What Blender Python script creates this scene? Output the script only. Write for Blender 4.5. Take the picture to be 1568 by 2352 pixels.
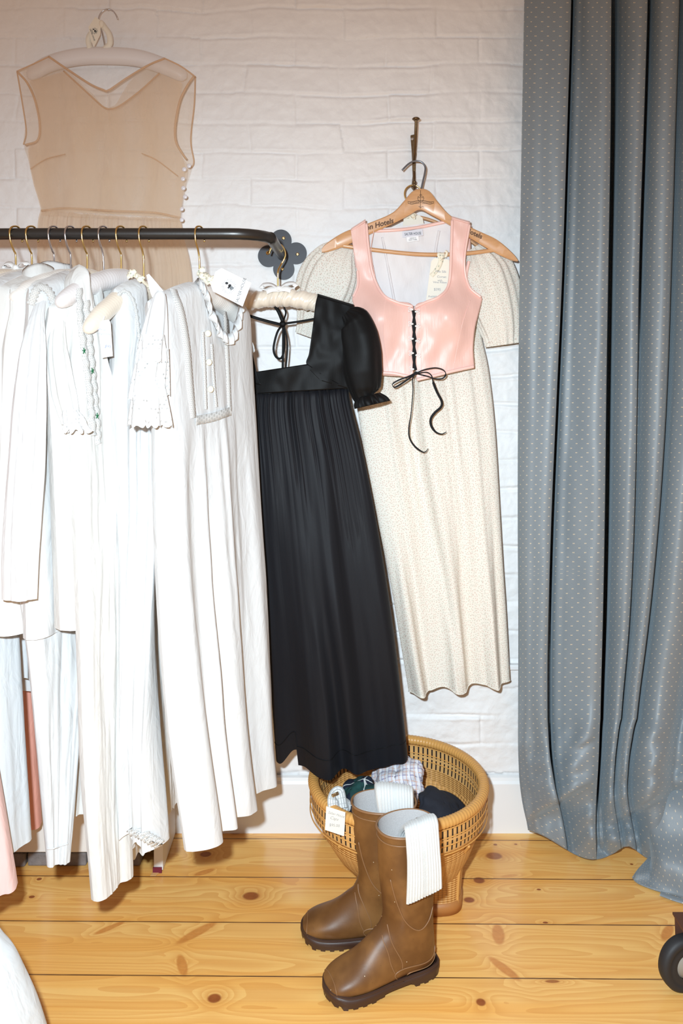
import bpy, bmesh, math, random
import numpy as np
from mathutils import Vector, Matrix

# ------------------------------------------------------------------ clear
for o in list(bpy.data.objects):
    bpy.data.objects.remove(o)
scene = bpy.context.scene
COL = scene.collection

# ------------------------------------------------------------------ camera
F, CX, CY = 1850.0, 784.0, 820.0          # focal length and principal point (pixels)
D, H = 1.95, 1.144                        # distance to the wall, eye height
cam_data = bpy.data.cameras.new('camera')
cam_data.sensor_fit = 'VERTICAL'
cam_data.sensor_height = 36.0
cam_data.sensor_width = 24.0
cam_data.lens = 36.0 * F / 2352.0
cam_data.shift_y = -(1176.0 - CY) / 2352.0
cam_data.clip_start = 0.02
cam = bpy.data.objects.new('camera', cam_data)
cam.location = (0, -D, H)
cam.rotation_euler = (math.pi / 2, 0, 0)
COL.objects.link(cam)
scene.camera = cam

# ------------------------------------------------------------------ light
scene.view_settings.view_transform = 'Standard'
scene.view_settings.look = 'None'
scene.view_settings.gamma = 1.0
scene.view_settings.use_curve_mapping = False
scene.view_settings.exposure = 0.0

world = bpy.data.worlds.new('warm_shop_light')
scene.world = world
world.use_nodes = True
wn = world.node_tree.nodes
wn['Background'].inputs['Color'].default_value = (1.0, 0.67, 0.48, 1)
wn['Background'].inputs['Strength'].default_value = 0.38

fl = bpy.data.lights.new('camera_flash', 'SPOT')
fl.energy = 196.0
fl.color = (0.75, 0.90, 1.0)
fl.shadow_soft_size = 0.022
fl.spot_size = math.radians(134)
fl.spot_blend = 1.0
flash = bpy.data.objects.new('camera_flash', fl)
flash.location = (-0.085, -D + 0.02, H + 0.095)
COL.objects.link(flash)
flash.rotation_euler = (Vector((0.0, -0.30, 0.10)) - flash.location).to_track_quat('-Z', 'Y').to_euler()

# ------------------------------------------------------------------ helpers
def P(px, py, d):
    """world point seen at photo pixel (px, py) at distance d in front of the camera plane"""
    return Vector(((px - CX) / F * d, d - D, H - (py - CY) / F * d))

def GP(px, py, z=0.0):
    return P(px, py, F * (H - z) / (py - CY))

def GD(py):
    return F * H / (py - CY)

def spline(pts, n=60):
    """Catmull-Rom through points -> (n,3) array"""
    p = np.array([tuple(q) for q in pts], float)
    if len(p) == 2:
        t = np.linspace(0, 1, n)[:, None]
        return p[0] * (1 - t) + p[1] * t
    e = np.vstack([2 * p[0] - p[1], p, 2 * p[-1] - p[-2]])
    seg = np.linalg.norm(np.diff(p, axis=0), axis=1)
    cum = np.concatenate([[0], np.cumsum(seg)])
    out = []
    for s in np.linspace(0, cum[-1], n):
        i = min(int(np.searchsorted(cum, s, side='right')) - 1, len(p) - 2)
        u = (s - cum[i]) / max(seg[i], 1e-9)
        a, b, c, d_ = e[i], e[i + 1], e[i + 2], e[i + 3]
        out.append(0.5 * ((2 * b) + (c - a) * u + (2 * a - 5 * b + 4 * c - d_) * u * u + (3 * b - a - 3 * c + d_) * u ** 3))
    return np.array(out)

_rng = np.random.RandomState(7)
_lat = _rng.rand(16, 256, 256)

def vnoise(x, y, k=0):
    x = np.asarray(x, float); y = np.asarray(y, float)
    xi = np.floor(x).astype(int); yi = np.floor(y).astype(int)
    fx = x - xi; fy = y - yi
    fx = fx * fx * (3 - 2 * fx); fy = fy * fy * (3 - 2 * fy)
    L = _lat[k % 16]
    a = L[xi % 256, yi % 256]; b = L[(xi + 1) % 256, yi % 256]
    c = L[xi % 256, (yi + 1) % 256]; d_ = L[(xi + 1) % 256, (yi + 1) % 256]
    return (a * (1 - fx) + b * fx) * (1 - fy) + (c * (1 - fx) + d_ * fx) * fy - 0.5

def sstep(a, b, x):
    t = np.clip((np.asarray(x, float) - a) / (b - a), 0, 1)
    return t * t * (3 - 2 * t)


class MB:
    """collects shapes and links them as one mesh object"""
    def __init__(self):
        self.v = []; self.f = []; self.uv = []; self.m = []

    def grid(self, pts, closed=False, mat=0, uv=None, flip=False, skip=None, su=1.0, sv=1.0):
        pts = np.asarray(pts, float)
        R, C = pts.shape[:2]
        base = len(self.v)
        self.v += [tuple(p) for p in pts.reshape(-1, 3)]
        if uv is None:
            q = np.concatenate([pts, pts[:, :1]], 1) if closed else pts
            mid = q[R // 2]
            u = np.concatenate([[0], np.cumsum(np.linalg.norm(np.diff(mid, axis=0), axis=1))]) * su
            k = C // 2
            w = np.concatenate([[0], np.cumsum(np.linalg.norm(np.diff(pts[:, k], axis=0), axis=1))]) * sv
            uv = np.stack(np.broadcast_arrays(u[None, :], -w[:, None]), -1)
        n = C if closed else C - 1
        for r in range(R - 1):
            for c in range(n):
                if skip is not None and skip(r, c):
                    continue
                c2 = (c + 1) % C
                q = [base + r * C + c, base + r * C + c2, base + (r + 1) * C + c2, base + (r + 1) * C + c]
                t = [tuple(uv[r, c]), tuple(uv[r, c + 1]), tuple(uv[r + 1, c + 1]), tuple(uv[r + 1, c])]
                if flip:
                    q.reverse(); t.reverse()
                self.f.append(q); self.uv.append(t); self.m.append(mat)
        return base

    def face(self, pts, mat=0):
        b = len(self.v)
        self.v += [tuple(p) for p in pts]
        self.f.append(list(range(b, b + len(pts))))
        self.uv.append([(p[0], p[2]) for p in pts]); self.m.append(mat)

    def tube(self, pts, r, seg=8, caps=True, mat=0, flat=None, flatdir=None):
        """round tube along points; r is a number or a list; flat=(a,b) squashes it, a along flatdir"""
        p = np.array([tuple(q) for q in pts], float)
        n = len(p)
        rr = np.full(n, r, float) if np.isscalar(r) else np.asarray(r, float)
        tan = np.gradient(p, axis=0)
        tan /= np.maximum(np.linalg.norm(tan, axis=1), 1e-9)[:, None]
        up = np.array((0, 0, 1.0)) if abs(tan[0][2]) < 0.9 else np.array((1.0, 0, 0))
        if flatdir is not None:
            up = np.array(tuple(flatdir), float)
        rings = []
        nrm = None
        for i in range(n):
            ref = up if (nrm is None or flatdir is not None) else nrm
            nn = ref - tan[i] * np.dot(ref, tan[i])
            l = np.linalg.norm(nn)
            nn = nn / l if l > 1e-6 else (nrm if nrm is not None else np.array((1.0, 0, 0)))
            nrm = nn
            bb = np.cross(tan[i], nn)
            a = np.linspace(0, 2 * math.pi, seg, endpoint=False)
            fa, fb = flat if flat else (1, 1)
            rings.append(p[i] + rr[i] * (np.cos(a)[:, None] * nn * fa + np.sin(a)[:, None] * bb * fb))
        g = np.array(rings)
        b = self.grid(g, closed=True, mat=mat)
        if caps:
            self.f.append([b + k for k in range(seg)][::-1]); self.uv.append([(0, 0)] * seg); self.m.append(mat)
            e = b + (n - 1) * seg
            self.f.append([e + k for k in range(seg)]); self.uv.append([(0, 0)] * seg); self.m.append(mat)
        return g

    def ribbon(self, pts, width, nrm, th=0.0008, mat=0):
        """thin flat strip; nrm = face normal (one vector or one per point)"""
        p = np.array([tuple(q) for q in pts], float)
        n = len(p)
        w = np.full(n, width, float) if np.isscalar(width) else np.asarray(width, float)
        N = np.array([tuple(nrm)] * n, float) if np.ndim(nrm) == 1 or isinstance(nrm, Vector) else np.asarray(nrm, float)
        tan = np.gradient(p, axis=0)
        tan /= np.maximum(np.linalg.norm(tan, axis=1), 1e-9)[:, None]
        side = np.cross(tan, N)
        side /= np.maximum(np.linalg.norm(side, axis=1), 1e-9)[:, None]
        nn = np.cross(side, tan)
        a = p + side * w[:, None] / 2; b = p - side * w[:, None] / 2
        g = np.stack([a + nn * th / 2, p + nn * th * .6, b + nn * th / 2, b - nn * th / 2, p - nn * th * .6, a - nn * th / 2], 1)
        self.grid(g, closed=True, mat=mat)
        self.face(g[0][::-1], mat); self.face(g[-1], mat)

    def box(self, c, s, mat=0, rot=None):
        c = np.array(c, float); h = np.array(s, float) / 2
        vs = [np.array((x, y, z)) * h for x in (-1, 1) for y in (-1, 1) for z in (-1, 1)]
        if rot is not None:
            vs = [np.array(rot @ Vector(v)) for v in vs]
        b = len(self.v)
        self.v += [tuple(c + v) for v in vs]
        for q in ((0, 1, 3, 2), (4, 6, 7, 5), (0, 4, 5, 1), (2, 3, 7, 6), (0, 2, 6, 4), (1, 5, 7, 3)):
            self.f.append([b + i for i in q])
            self.uv.append([(self.v[b + i][0], self.v[b + i][2]) for i in q]); self.m.append(mat)

    def prism(self, outline, vec, mat=0):
        """polygon (3-D points) extruded along vec"""
        a = [Vector(p) for p in outline]; vec = Vector(vec)
        b = [p + vec for p in a]
        k = len(self.v); n = len(a)
        self.v += [tuple(p) for p in a + b]
        def add(idx):
            self.f.append(idx); self.uv.append([(self.v[i][0], self.v[i][2]) for i in idx]); self.m.append(mat)
        add([k + i for i in range(n)][::-1])
        add([k + n + i for i in range(n)])
        for i in range(n):
            j = (i + 1) % n
            add([k + i, k + j, k + n + j, k + n + i])

    def lathe(self, prof, centre, axis='Z', seg=32, mat=0, M=None):
        """profile [(r, h)...] turned about an axis"""
        a = np.linspace(0, 2 * math.pi, seg, endpoint=False)
        g = []
        for r, h in prof:
            g.append(np.stack([r * np.cos(a), r * np.sin(a), np.full(seg, h)], -1))
        g = np.array(g)
        if axis == 'Y':
            g = g[..., [0, 2, 1]]
        elif axis == 'X':
            g = g[..., [2, 0, 1]]
        if M is not None:
            g = g @ np.array(M.to_3x3()).T
        g = g + np.array(tuple(centre))
        self.grid(g, closed=True, mat=mat)

    def blob(self, c, r, nu=14, nv=10, mat=0, fn=None):
        c = np.array(tuple(c)); r = np.array(r if not np.isscalar(r) else (r, r, r), float)
        th = np.linspace(0.001, math.pi - 0.001, nv)[:, None]; ph = np.linspace(0, 2 * math.pi, nu, endpoint=False)[None, :]
        g = np.stack(np.broadcast_arrays(np.sin(th) * np.cos(ph), np.sin(th) * np.sin(ph), np.cos(th) + 0 * ph), -1)
        if fn is not None:
            g = fn(g)
        self.grid(g * r + c, closed=True, mat=mat)

    def text(self, s, px, py, d, h, ang=0.0, align='CENTER', shear=0.0, th=0.0004, mat=0, squeeze=1.0, lift=0.0006, bold=0.0):
        """lettering in a plane facing the room at photo pixel (px,py); h = letter height in photo pixels"""
        cu = bpy.data.curves.new('lettering', 'FONT')
        cu.body = s; cu.size = 1.0; cu.align_x = align; cu.align_y = 'CENTER'; cu.shear = shear; cu.offset = bold
        cu.resolution_u = 3
        ob = bpy.data.objects.new('lettering', cu); COL.objects.link(ob)
        dg = bpy.context.evaluated_depsgraph_get()
        me = bpy.data.meshes.new_from_object(ob.evaluated_get(dg))
        k = h / F * d / 0.7
        o = P(px, py, d - lift)
        a = math.radians(ang)
        R_ = Vector((math.cos(a), 0, math.sin(a))); U_ = Vector((-math.sin(a), 0, math.cos(a)))
        b = len(self.v)
        self.v += [tuple(o + R_ * (v.co.x * k * squeeze) + U_ * (v.co.y * k)) for v in me.vertices]
        for pl in me.polygons:
            self.f.append([b + i for i in pl.vertices]); self.uv.append([(0, 0)] * len(pl.vertices)); self.m.append(mat)
        bpy.data.objects.remove(ob); bpy.data.curves.remove(cu); bpy.data.meshes.remove(me)

    def build(self, name, mats, parent=None, smooth=True, angle=None, label=None, thick=0.0, sub=0, bevel=0.0):
        me = bpy.data.meshes.new(name)
        me.from_pydata(self.v, [], self.f)
        if not isinstance(mats, (list, tuple)):
            mats = [mats]
        for m in mats:
            me.materials.append(m)
        uvl = me.uv_layers.new(name='UVMap')
        flat = np.array([c for t in self.uv for c in t], dtype=np.float32)
        if len(flat) == len(uvl.data):
            uvl.data.foreach_set('uv', flat.ravel())
        me.polygons.foreach_set('material_index', self.m)
        me.update()
        if smooth:
            me.shade_smooth()
            if angle is not None:
                me.set_sharp_from_angle(angle=math.radians(angle))
        o = bpy.data.objects.new(name, me)
        COL.objects.link(o)
        if parent is not None:
            o.parent = parent
            t = Vector((0, 0, 0)); q = parent
            while q is not None:
                t += q.location; q = q.parent
            o.matrix_parent_inverse = Matrix.Translation(-t)
        if bevel:
            md = o.modifiers.new('bevel', 'BEVEL'); md.width = bevel; md.segments = 2; md.limit_method = 'ANGLE'
        if thick:
            md = o.modifiers.new('cloth_thickness', 'SOLIDIFY'); md.thickness = thick; md.offset = 0
        if sub:
            md = o.modifiers.new('smooth', 'SUBSURF'); md.levels = sub; md.render_levels = sub
        if label:
            o['label'] = label
        return o


def tag(o, label, cat, group=None):
    o['label'] = label; o['category'] = cat
    if group:
        o['group'] = group
    return o

def thing(name, label, cat, loc=(0, 0, 0), group=None):
    o = bpy.data.objects.new(name, None)
    o.empty_display_size = 0.05
    COL.objects.link(o)
    o.location = loc
    return tag(o, label, cat, group)

def struct(o):
    o['kind'] = 'structure'
    return o

# ------------------------------------------------------------------ material helper
class NT:
    def __init__(self, name):
        self.mat = bpy.data.materials.new(name)
        self.mat.use_nodes = True
        self.t = self.mat.node_tree
        self.t.nodes.clear()
        self.out = self.t.nodes.new('ShaderNodeOutputMaterial')
        self.b = self.t.nodes.new('ShaderNodeBsdfPrincipled')
        self.t.links.new(self.b.outputs[0], self.out.inputs[0])

    def put(self, sock, val):
        if hasattr(val, 'is_output') or isinstance(val, bpy.types.NodeSocket):
            self.t.links.new(val, sock)
        elif isinstance(val, (tuple, list)) and len(val) == 3 and sock.type == 'RGBA':
            sock.default_value = (*val, 1)
        else:
            sock.default_value = val

    def set(self, **k):
        names = {'col': 'Base Color', 'rough': 'Roughness', 'metal': 'Metallic', 'spec': 'Specular IOR Level', 'sheen': 'Sheen Weight',
                 'sheen_rough': 'Sheen Roughness', 'coat': 'Coat Weight', 'coat_rough': 'Coat Roughness', 'normal': 'Normal', 'alpha': 'Alpha',
                 'aniso': 'Anisotropic', 'sss': 'Subsurface Weight', 'trans': 'Transmission Weight', 'sheen_tint': 'Sheen Tint', 'spec_tint': 'Specular Tint'}
        for a, v in k.items():
            self.put(self.b.inputs[names[a]], v)
        return self

    def node(self, typ, ins=None, **attrs):
        n = self.t.nodes.new(typ)
        for a, v in attrs.items():
            setattr(n, a, v)
        for a, v in (ins or {}).items():
            self.put(n.inputs[a], v)
        return n

    def m(self, op, a, b=0.0, c=0.0):
        n = self.node('ShaderNodeMath', operation=op)
        self.put(n.inputs[0], a); self.put(n.inputs[1], b)
        if op in ('MULTIPLY_ADD', 'SMOOTH_MIN', 'SMOOTH_MAX', 'COMPARE', 'WRAP', 'PINGPONG'):
            self.put(n.inputs[2], c)
        return n.outputs[0]

    def mix(self, f, a, b):
        n = self.node('ShaderNodeMix', data_type='RGBA')
        self.put(n.inputs[0], f); self.put(n.inputs[6], a); self.put(n.inputs[7], b)
        return n.outputs[2]

    def ss(self, x, a, b):
        n = self.node('ShaderNodeMapRange', interpolation_type='SMOOTHSTEP')
        self.put(n.inputs[0], x); n.inputs[1].default_value = a; n.inputs[2].default_value = b
        return n.outputs[0]

    def noise(self, vec, scale=5.0, detail=3.0, rough=0.5, dist=0.0):
        n = self.node('ShaderNodeTexNoise')
        if vec is not None:
            self.put(n.inputs['Vector'], vec)
        n.inputs['Scale'].default_value = scale; n.inputs['Detail'].default_value = detail
        n.inputs['Roughness'].default_value = rough; n.inputs['Distortion'].default_value = dist
        return n.outputs[0]

    def obj(self):
        return self.node('ShaderNodeTexCoord').outputs['Object']

    def uv(self):
        return self.node('ShaderNodeTexCoord').outputs['UV']

    def xyz(self, vec):
        n = self.node('ShaderNodeSeparateXYZ'); self.put(n.inputs[0], vec)
        return n.outputs[0], n.outputs[1], n.outputs[2]

    def vec(self, x, y, z=0.0):
        n = self.node('ShaderNodeCombineXYZ')
        self.put(n.inputs[0], x); self.put(n.inputs[1], y); self.put(n.inputs[2], z)
        return n.outputs[0]

    def bump(self, h, strength=0.3, dist=0.001, normal=None):
        n = self.node('ShaderNodeBump')
        n.inputs['Strength'].default_value = strength; n.inputs['Distance'].default_value = dist
        self.put(n.inputs['Height'], h)
        if normal is not None:
            self.put(n.inputs['Normal'], normal)
        return n.outputs[0]

    def seethrough(self, fac):
        """fac 0 = clear, 1 = cloth"""
        tr = self.node('ShaderNodeBsdfTransparent')
        mx = self.node('ShaderNodeMixShader')
        self.put(mx.inputs[0], fac)
        self.t.links.new(tr.outputs[0], mx.inputs[1])
        cur = self.out.inputs[0].links[0].from_socket
        self.t.links.new(cur, mx.inputs[2])
        self.t.links.new(mx.outputs[0], self.out.inputs[0])
        return self

    def translucent(self, fac, col):
        tl = self.node('ShaderNodeBsdfTranslucent'); self.put(tl.inputs[0], col)
        mx = self.node('ShaderNodeMixShader'); mx.inputs[0].default_value = fac
        cur = self.out.inputs[0].links[0].from_socket
        self.t.links.new(cur, mx.inputs[1]); self.t.links.new(tl.outputs[0], mx.inputs[2])
        self.t.links.new(mx.outputs[0], self.out.inputs[0])
        return self


def simple(name, col, rough=0.5, metal=0.0, spec=0.5, bump=None, **k):
    n = NT(name); n.set(col=col, rough=rough, metal=metal, spec=spec, **k)
    if bump:
        sc, st, di = bump
        n.set(normal=n.bump(n.noise(n.obj(), sc, 4, 0.6), st, di))
    return n.mat

def cotton(name, col, rough=0.9, wrinkle=0.75):
    n = NT(name)
    o = n.obj()
    x, y, z = n.xyz(o)
    w = n.noise(n.vec(n.m('MULTIPLY', x, 1.0), n.m('MULTIPLY', y, 1.0), n.m('MULTIPLY', z, 0.35)), 34, 3, 0.55, 0.6)
    wv = n.noise(o, 900, 2, 0.6)
    b1 = n.bump(w, wrinkle, 0.006)
    n.set(col=n.mix(n.noise(o, 9, 2, 0.5), tuple(c * 0.985 for c in col), col), rough=rough, spec=0.2, sheen=0.12, normal=n.bump(wv, 0.18, 0.0006, b1))
    n.translucent(0.12, col)
    return n.mat

def satin(name, col, rough=0.32, grain=(1, 1, 1), spec=0.55, sheen=0.3, bump=0.12):
    n = NT(name)
    x, y, z = n.xyz(n.obj())
    v = n.vec(n.m('MULTIPLY', x, grain[0]), n.m('MULTIPLY', y, grain[1]), n.m('MULTIPLY', z, grain[2]))
    n.set(col=col, rough=rough, spec=spec, sheen=sheen, sheen_rough=0.4, aniso=0.4,
          normal=n.bump(n.noise(v, 120, 3, 0.6), bump, 0.002))
    return n.mat

# ------------------------------------------------------------------ materials
M = {}
# painted brick
n = NT('white_painted_brick'); o = n.obj()
n.set(col=n.mix(n.noise(o, 3, 3, 0.6), (0.83, 0.81, 0.80), (0.88, 0.865, 0.855)), rough=0.55, spec=0.35,
      normal=n.bump(n.noise(o, 170, 4, 0.6), 0.22, 0.0012, n.bump(n.noise(o, 38, 4, 0.6, 0.5), 0.5, 0.004)))
M['brick'] = n.mat
M['trim'] = simple('white_trim_paint', (0.86, 0.855, 0.85), 0.4, bump=(14, 0.15, 0.002))
M['boxpaint'] = simple('worn_white_board_paint', (0.82, 0.79, 0.75), 0.5, bump=(20, 0.2, 0.002))
n = NT('old_grey_brick'); o = n.obj()
n.set(col=n.mix(n.noise(o, 30, 4, 0.7), (0.10, 0.08, 0.075), (0.30, 0.27, 0.26)), rough=0.9, normal=n.bump(n.noise(o, 60, 4, 0.7), 0.6, 0.004))
M['greybrick'] = n.mat

# pine floor -------------------------------------------------------
def floor_material():
    n = NT('varnished_pine_boards')
    x, y, z = n.xyz(n.obj())
    yy = n.m('ADD', y, n.m('MULTIPLY', x, 0.010))
    b = n.m('DIVIDE', n.m('SUBTRACT', n.m('MULTIPLY', yy, -1.0), 0.039), 0.1415)
    idx = n.m('FLOOR', b); fr = n.m('FRACT', b)
    wn_ = n.node('ShaderNodeTexWhiteNoise', noise_dimensions='1D'); n.put(wn_.inputs['W'], idx)
    r = wn_.outputs['Value']
    knots = [  # px, py, half length x, half depth y (m), rotation, strength
        (576, 2058, .019, .0135, 0, 1), (472, 1962, .014, .011, 0, 1), (492, 2293, .013, .011, 0, 1),
        (1134, 1966, .020, .014, 0, .9), (1077, 2067, .012, .009, 0, 1), (1104, 2302, .009, .009, 0, 1), (1100, 2022, .013, .011, 0, 1),
        (90, 1874 + 145, .006, .005, 0, 1), (73, 2060, .007, .005, 0, 1), (1450, 1985, .004, .003, 0, 1), (1237, 2043, .005, .003, 0, 1),
        (1252, 2119, .006, .003, 0, 1), (1137, 1940, .005, .004, 0, .9), (1184, 1939, .004, .003, 0, .9), (540, 1913, .014, .007, 0, .6),
        (252, 2131, .034, .007, .62, .78), (452, 2142, .048, .011, .72, .78), (418, 2217, .030, .010, -1.2, .78), (470, 2003, .026, .008, .5, .78),
        (1144, 2146, .031, .013, 1.45, .78), (1158, 2225, .040, .010, -.9, .78), (1532, 2142, .030, .010, .9, .78), (200, 2000, .02, .008, .3, .4),
        (1268, 2254, .014, .004, 0, .8), (1170, 2012, .022, .006, .2, .4)]
    ksum = None; kdark = None; kspike = None
    for px, py, a, bb, rot, st in knots:
        g = GP(px, py)
        dx = n.m('SUBTRACT', x, g.x); dy = n.m('SUBTRACT', y, g.y)
        c, s = math.cos(rot), math.sin(rot)
        u = n.m('DIVIDE', n.m('ADD', n.m('MULTIPLY', dx, c), n.m('MULTIPLY', dy, s)), a)
        v = n.m('DIVIDE', n.m('SUBTRACT', n.m('MULTIPLY', dy, c), n.m('MULTIPLY', dx, s)), bb)
        d2 = n.m('ADD', n.m('MULTIPLY', u, u), n.m('MULTIPLY', v, v))
        e = n.m('POWER', 2.718, n.m('MULTIPLY', d2, -0.16 if rot == 0 else -0.3))
        e = n.m('MULTIPLY', e, min(1.0, a * 60) * (1 if rot == 0 else .35))
        k = n.m('MULTIPLY', n.ss(n.m('SQRT', d2), 1.12, 0.72), st)
        ksum = e if ksum is None else n.m('ADD', ksum, e)
        if rot == 0:
            kdark = k if kdark is None else n.m('MAXIMUM', kdark, k)
        else:
            kspike = k if kspike is None else n.m('MAXIMUM', kspike, k)
    gv = n.vec(n.m('ADD', n.m('MULTIPLY', x, 0.55), n.m('MULTIPLY', r, 37.0)), n.m('ADD', n.m('MULTIPLY', yy, 5.0), n.m('MULTIPLY', r, 11.0)))
    n1 = n.noise(gv, 2.0, 2.0, 0.45)
    ph = n.m('ADD', n.m('MULTIPLY', n1, 20.0), n.m('MULTIPLY', ksum, 5.0))
    rings = n.m('FRACT', ph)
    rings = n.ss(rings, 0.0, 1.0)
    gv2 = n.vec(n.m('ADD', n.m('MULTIPLY', x, 1.2), n.m('MULTIPLY', r, 9.0)), n.m('MULTIPLY', yy, 260.0))
    fine = n.noise(gv2, 1.0, 2.0, 0.5)
    gv3 = n.vec(n.m('ADD', n.m('MULTIPLY', x, 0.7), n.m('MULTIPLY', r, 21.0)), n.m('MULTIPLY', yy, 16.0))
    broad = n.noise(gv3, 1.2, 2.0, 0.5)
    light = (0.95, 0.575, 0.185); mid = (0.90, 0.445, 0.10); deep = (0.66, 0.24, 0.04)
    col = n.mix(n.ss(broad, 0.38, 0.68), light, mid)
    col = n.mix(n.m('MULTIPLY', rings, 0.42), col, deep)
    col = n.mix(n.m('MULTIPLY', n.ss(fine, 0.45, 0.75), 0.25), col, deep)
    col = n.mix(n.m('MULTIPLY', r, 0.22), col, (0.92, 0.50, 0.15))
    col = n.mix(n.m('MULTIPLY', n.ss(ksum, 0.25, 0.9), 0.35), col, (0.55, 0.19, 0.03))
    kcol = n.mix(n.noise(n.obj(), 90, 3, 0.6), (0.22, 0.055, 0.018), (0.42, 0.13, 0.03))
    scol = n.mix(n.noise(n.vec(n.m('MULTIPLY', x, 60.0), n.m('MULTIPLY', yy, 60.0)), 1.0, 3, 0.6, 1.5), (0.46, 0.14, 0.025), (0.74, 0.29, 0.06))
    col = n.mix(kspike, col, scol)
    col = n.mix(kdark, col, kcol)
    # filled nail heads
    vor = n.node('ShaderNodeTexVoronoi', feature='F1'); n.put(vor.inputs['Vector'], n.vec(n.m('MULTIPLY', x, 2.9), n.m('MULTIPLY', yy, 9.0)))
    vor.inputs['Scale'].default_value = 1.0
    nail = n.m('MULTIPLY', n.m('LESS_THAN', vor.outputs['Distance'], 0.022), 0.7)
    col = n.mix(nail, col, (0.80, 0.62, 0.30))
    edge = n.m('MINIMUM', fr, n.m('SUBTRACT', 1.0, fr))
    gap = n.ss(edge, 0.014, 0.006)
    gapn = n.ss(n.noise(n.vec(n.m('MULTIPLY', x, 9.0), idx), 1.0, 2, 0.6), 0.3, 0.55)
    col = n.mix(n.m('MULTIPLY', gap, n.m('MULTIPLY_ADD', gapn, 0.35, 0.6)), col, (0.10, 0.04, 0.015))
    h = n.m('SUBTRACT', n.m('MULTIPLY', n.noise(n.vec(n.m('MULTIPLY', x, 4.0), n.m('MULTIPLY', y, 14.0)), 3.0, 3, 0.5), 0.5), gap)
    n.set(col=col, rough=n.m('MULTIPLY_ADD', broad, 0.15, 0.20), spec=0.45, normal=n.bump(h, 0.35, 0.0015), coat=0.25, coat_rough=0.12)
    return n.mat
M['pine'] = floor_material()

M['cotton'] = cotton('white_cotton', (0.74, 0.737, 0.733))
M['cotton_cool'] = cotton('cool_white_cotton', (0.72, 0.745, 0.76))
M['cotton_warm'] = cotton('warm_white_cotton', (0.755, 0.74, 0.712))
M['linen'] = cotton('white_linen', (0.74, 0.738, 0.735), wrinkle=0.65)
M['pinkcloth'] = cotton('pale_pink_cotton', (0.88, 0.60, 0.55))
M['pinkshade'] = cotton('shaded_pink_cotton', (0.82, 0.40, 0.32))  # deeper pink: shade between the gowns is put into this cloth's colour

# openwork lace: small round holes in the uv plane
def lace(name, cell=0.006, hole=0.30, col=(0.84, 0.83, 0.81), sparse=None):
    n = NT(name)
    u, v, _ = n.xyz(n.uv())
    a = n.m('SUBTRACT', n.m('FRACT', n.m('DIVIDE', u, cell)), 0.5)
    row = n.m('FLOOR', n.m('DIVIDE', v, cell))
    b_ = n.m('SUBTRACT', n.m('FRACT', n.m('DIVIDE', v, cell)), 0.5)
    sh = n.m('SUBTRACT', n.m('FRACT', n.m('ADD', n.m('DIVIDE', u, cell), n.m('MULTIPLY', row, 0.5))), 0.5)
    d2 = n.m('SQRT', n.m('ADD', n.m('MULTIPLY', sh, sh), n.m('MULTIPLY', b_, b_)))
    hole_ = n.m('LESS_THAN', d2, hole)
    if sparse:
        nz = n.noise(n.vec(u, v), sparse[0], 1, 0.5)
        hole_ = n.m('MULTIPLY', hole_, n.m('GREATER_THAN', nz, sparse[1]))
    n.set(col=col, rough=0.9, spec=0.2, normal=n.bump(n.m('MULTIPLY', d2, 1.0), 0.5, 0.001))
    n.translucent(0.12, col)
    n.seethrough(n.m('SUBTRACT', 1.0, n.m('MULTIPLY', hole_, 0.55)))
    return n.mat
M['lace'] = lace('cotton_lace', 0.0036, 0.28, (0.69, 0.675, 0.65))
M['lace_open'] = lace('open_lattice_lace', 0.0075, 0.36, (0.68, 0.665, 0.64))
M['eyelet'] = lace('eyelet_cotton', 0.0070, 0.23, (0.73, 0.728, 0.722), sparse=(55, 0.55))

M['ivory_satin'] = satin('ivory_satin', (0.80, 0.70, 0.58), 0.30, (1, 1, 1))
M['cream_satin'] = satin('cream_satin', (0.83, 0.79, 0.74), 0.33)
M['white_satin'] = satin('white_satin_ribbon', (0.86, 0.84, 0.82), 0.30)
M['grey_brocade'] = satin('pale_brocade', (0.76, 0.72, 0.71), 0.42)
M['pink_satin'] = satin('pink_satin', (0.79, 0.49, 0.42), 0.42, (2, 1, .3), spec=0.5, bump=0.25)
M['pink_edge'] = satin('pink_satin_binding', (0.88, 0.56, 0.49), 0.34, (1, 1, 1))
M['black_satin'] = satin('black_taffeta', (0.0042, 0.0040, 0.0042), 0.57, (3, 3, .5), spec=0.17, sheen=0.02, bump=0.10)
M['black_skirt'] = satin('black_taffeta_skirt', (0.0085, 0.0088, 0.0115), 0.60, (3, 3, .4), spec=0.20, sheen=0.02, bump=0.12)
M['black_velvet'] = simple('black_velvet_ribbon', (0.006, 0.006, 0.007), 0.7, spec=0.25, sheen=0.1)
M['white_lining'] = cotton('white_corset_lining', (0.85, 0.82, 0.82), wrinkle=0.5)

def sheer(name, col, fac):
    n = NT(name)
    x, y, z = n.xyz(n.obj())
    w = n.noise(n.vec(x, y, n.m('MULTIPLY', z, .3)), 15, 3, 0.5, 0.5)
    n.set(col=col, rough=0.75, spec=0.25, sheen=0.2, normal=n.bump(w, 0.8, 0.02))
    n.translucent(0.3, col)
    n.seethrough(n.m('ADD', fac, n.m('MULTIPLY', n.m('SUBTRACT', w, 0.5), 0.5)))
    return n.mat
M['organza'] = sheer('sheer_beige_organza', (0.90, 0.73, 0.55), 0.28)
M['organza_lining'] = sheer('beige_organza_underlayer', (0.88, 0.68, 0.48), 0.38)
M['organza_edge'] = sheer('beige_organza_binding', (0.80, 0.575, 0.38), 0.75)
M['pearl'] = simple('pearl_button', (0.80, 0.76, 0.78), 0.2, spec=0.7)
M['bone'] = simple('cream_button', (0.82, 0.76, 0.62), 0.4)

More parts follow.
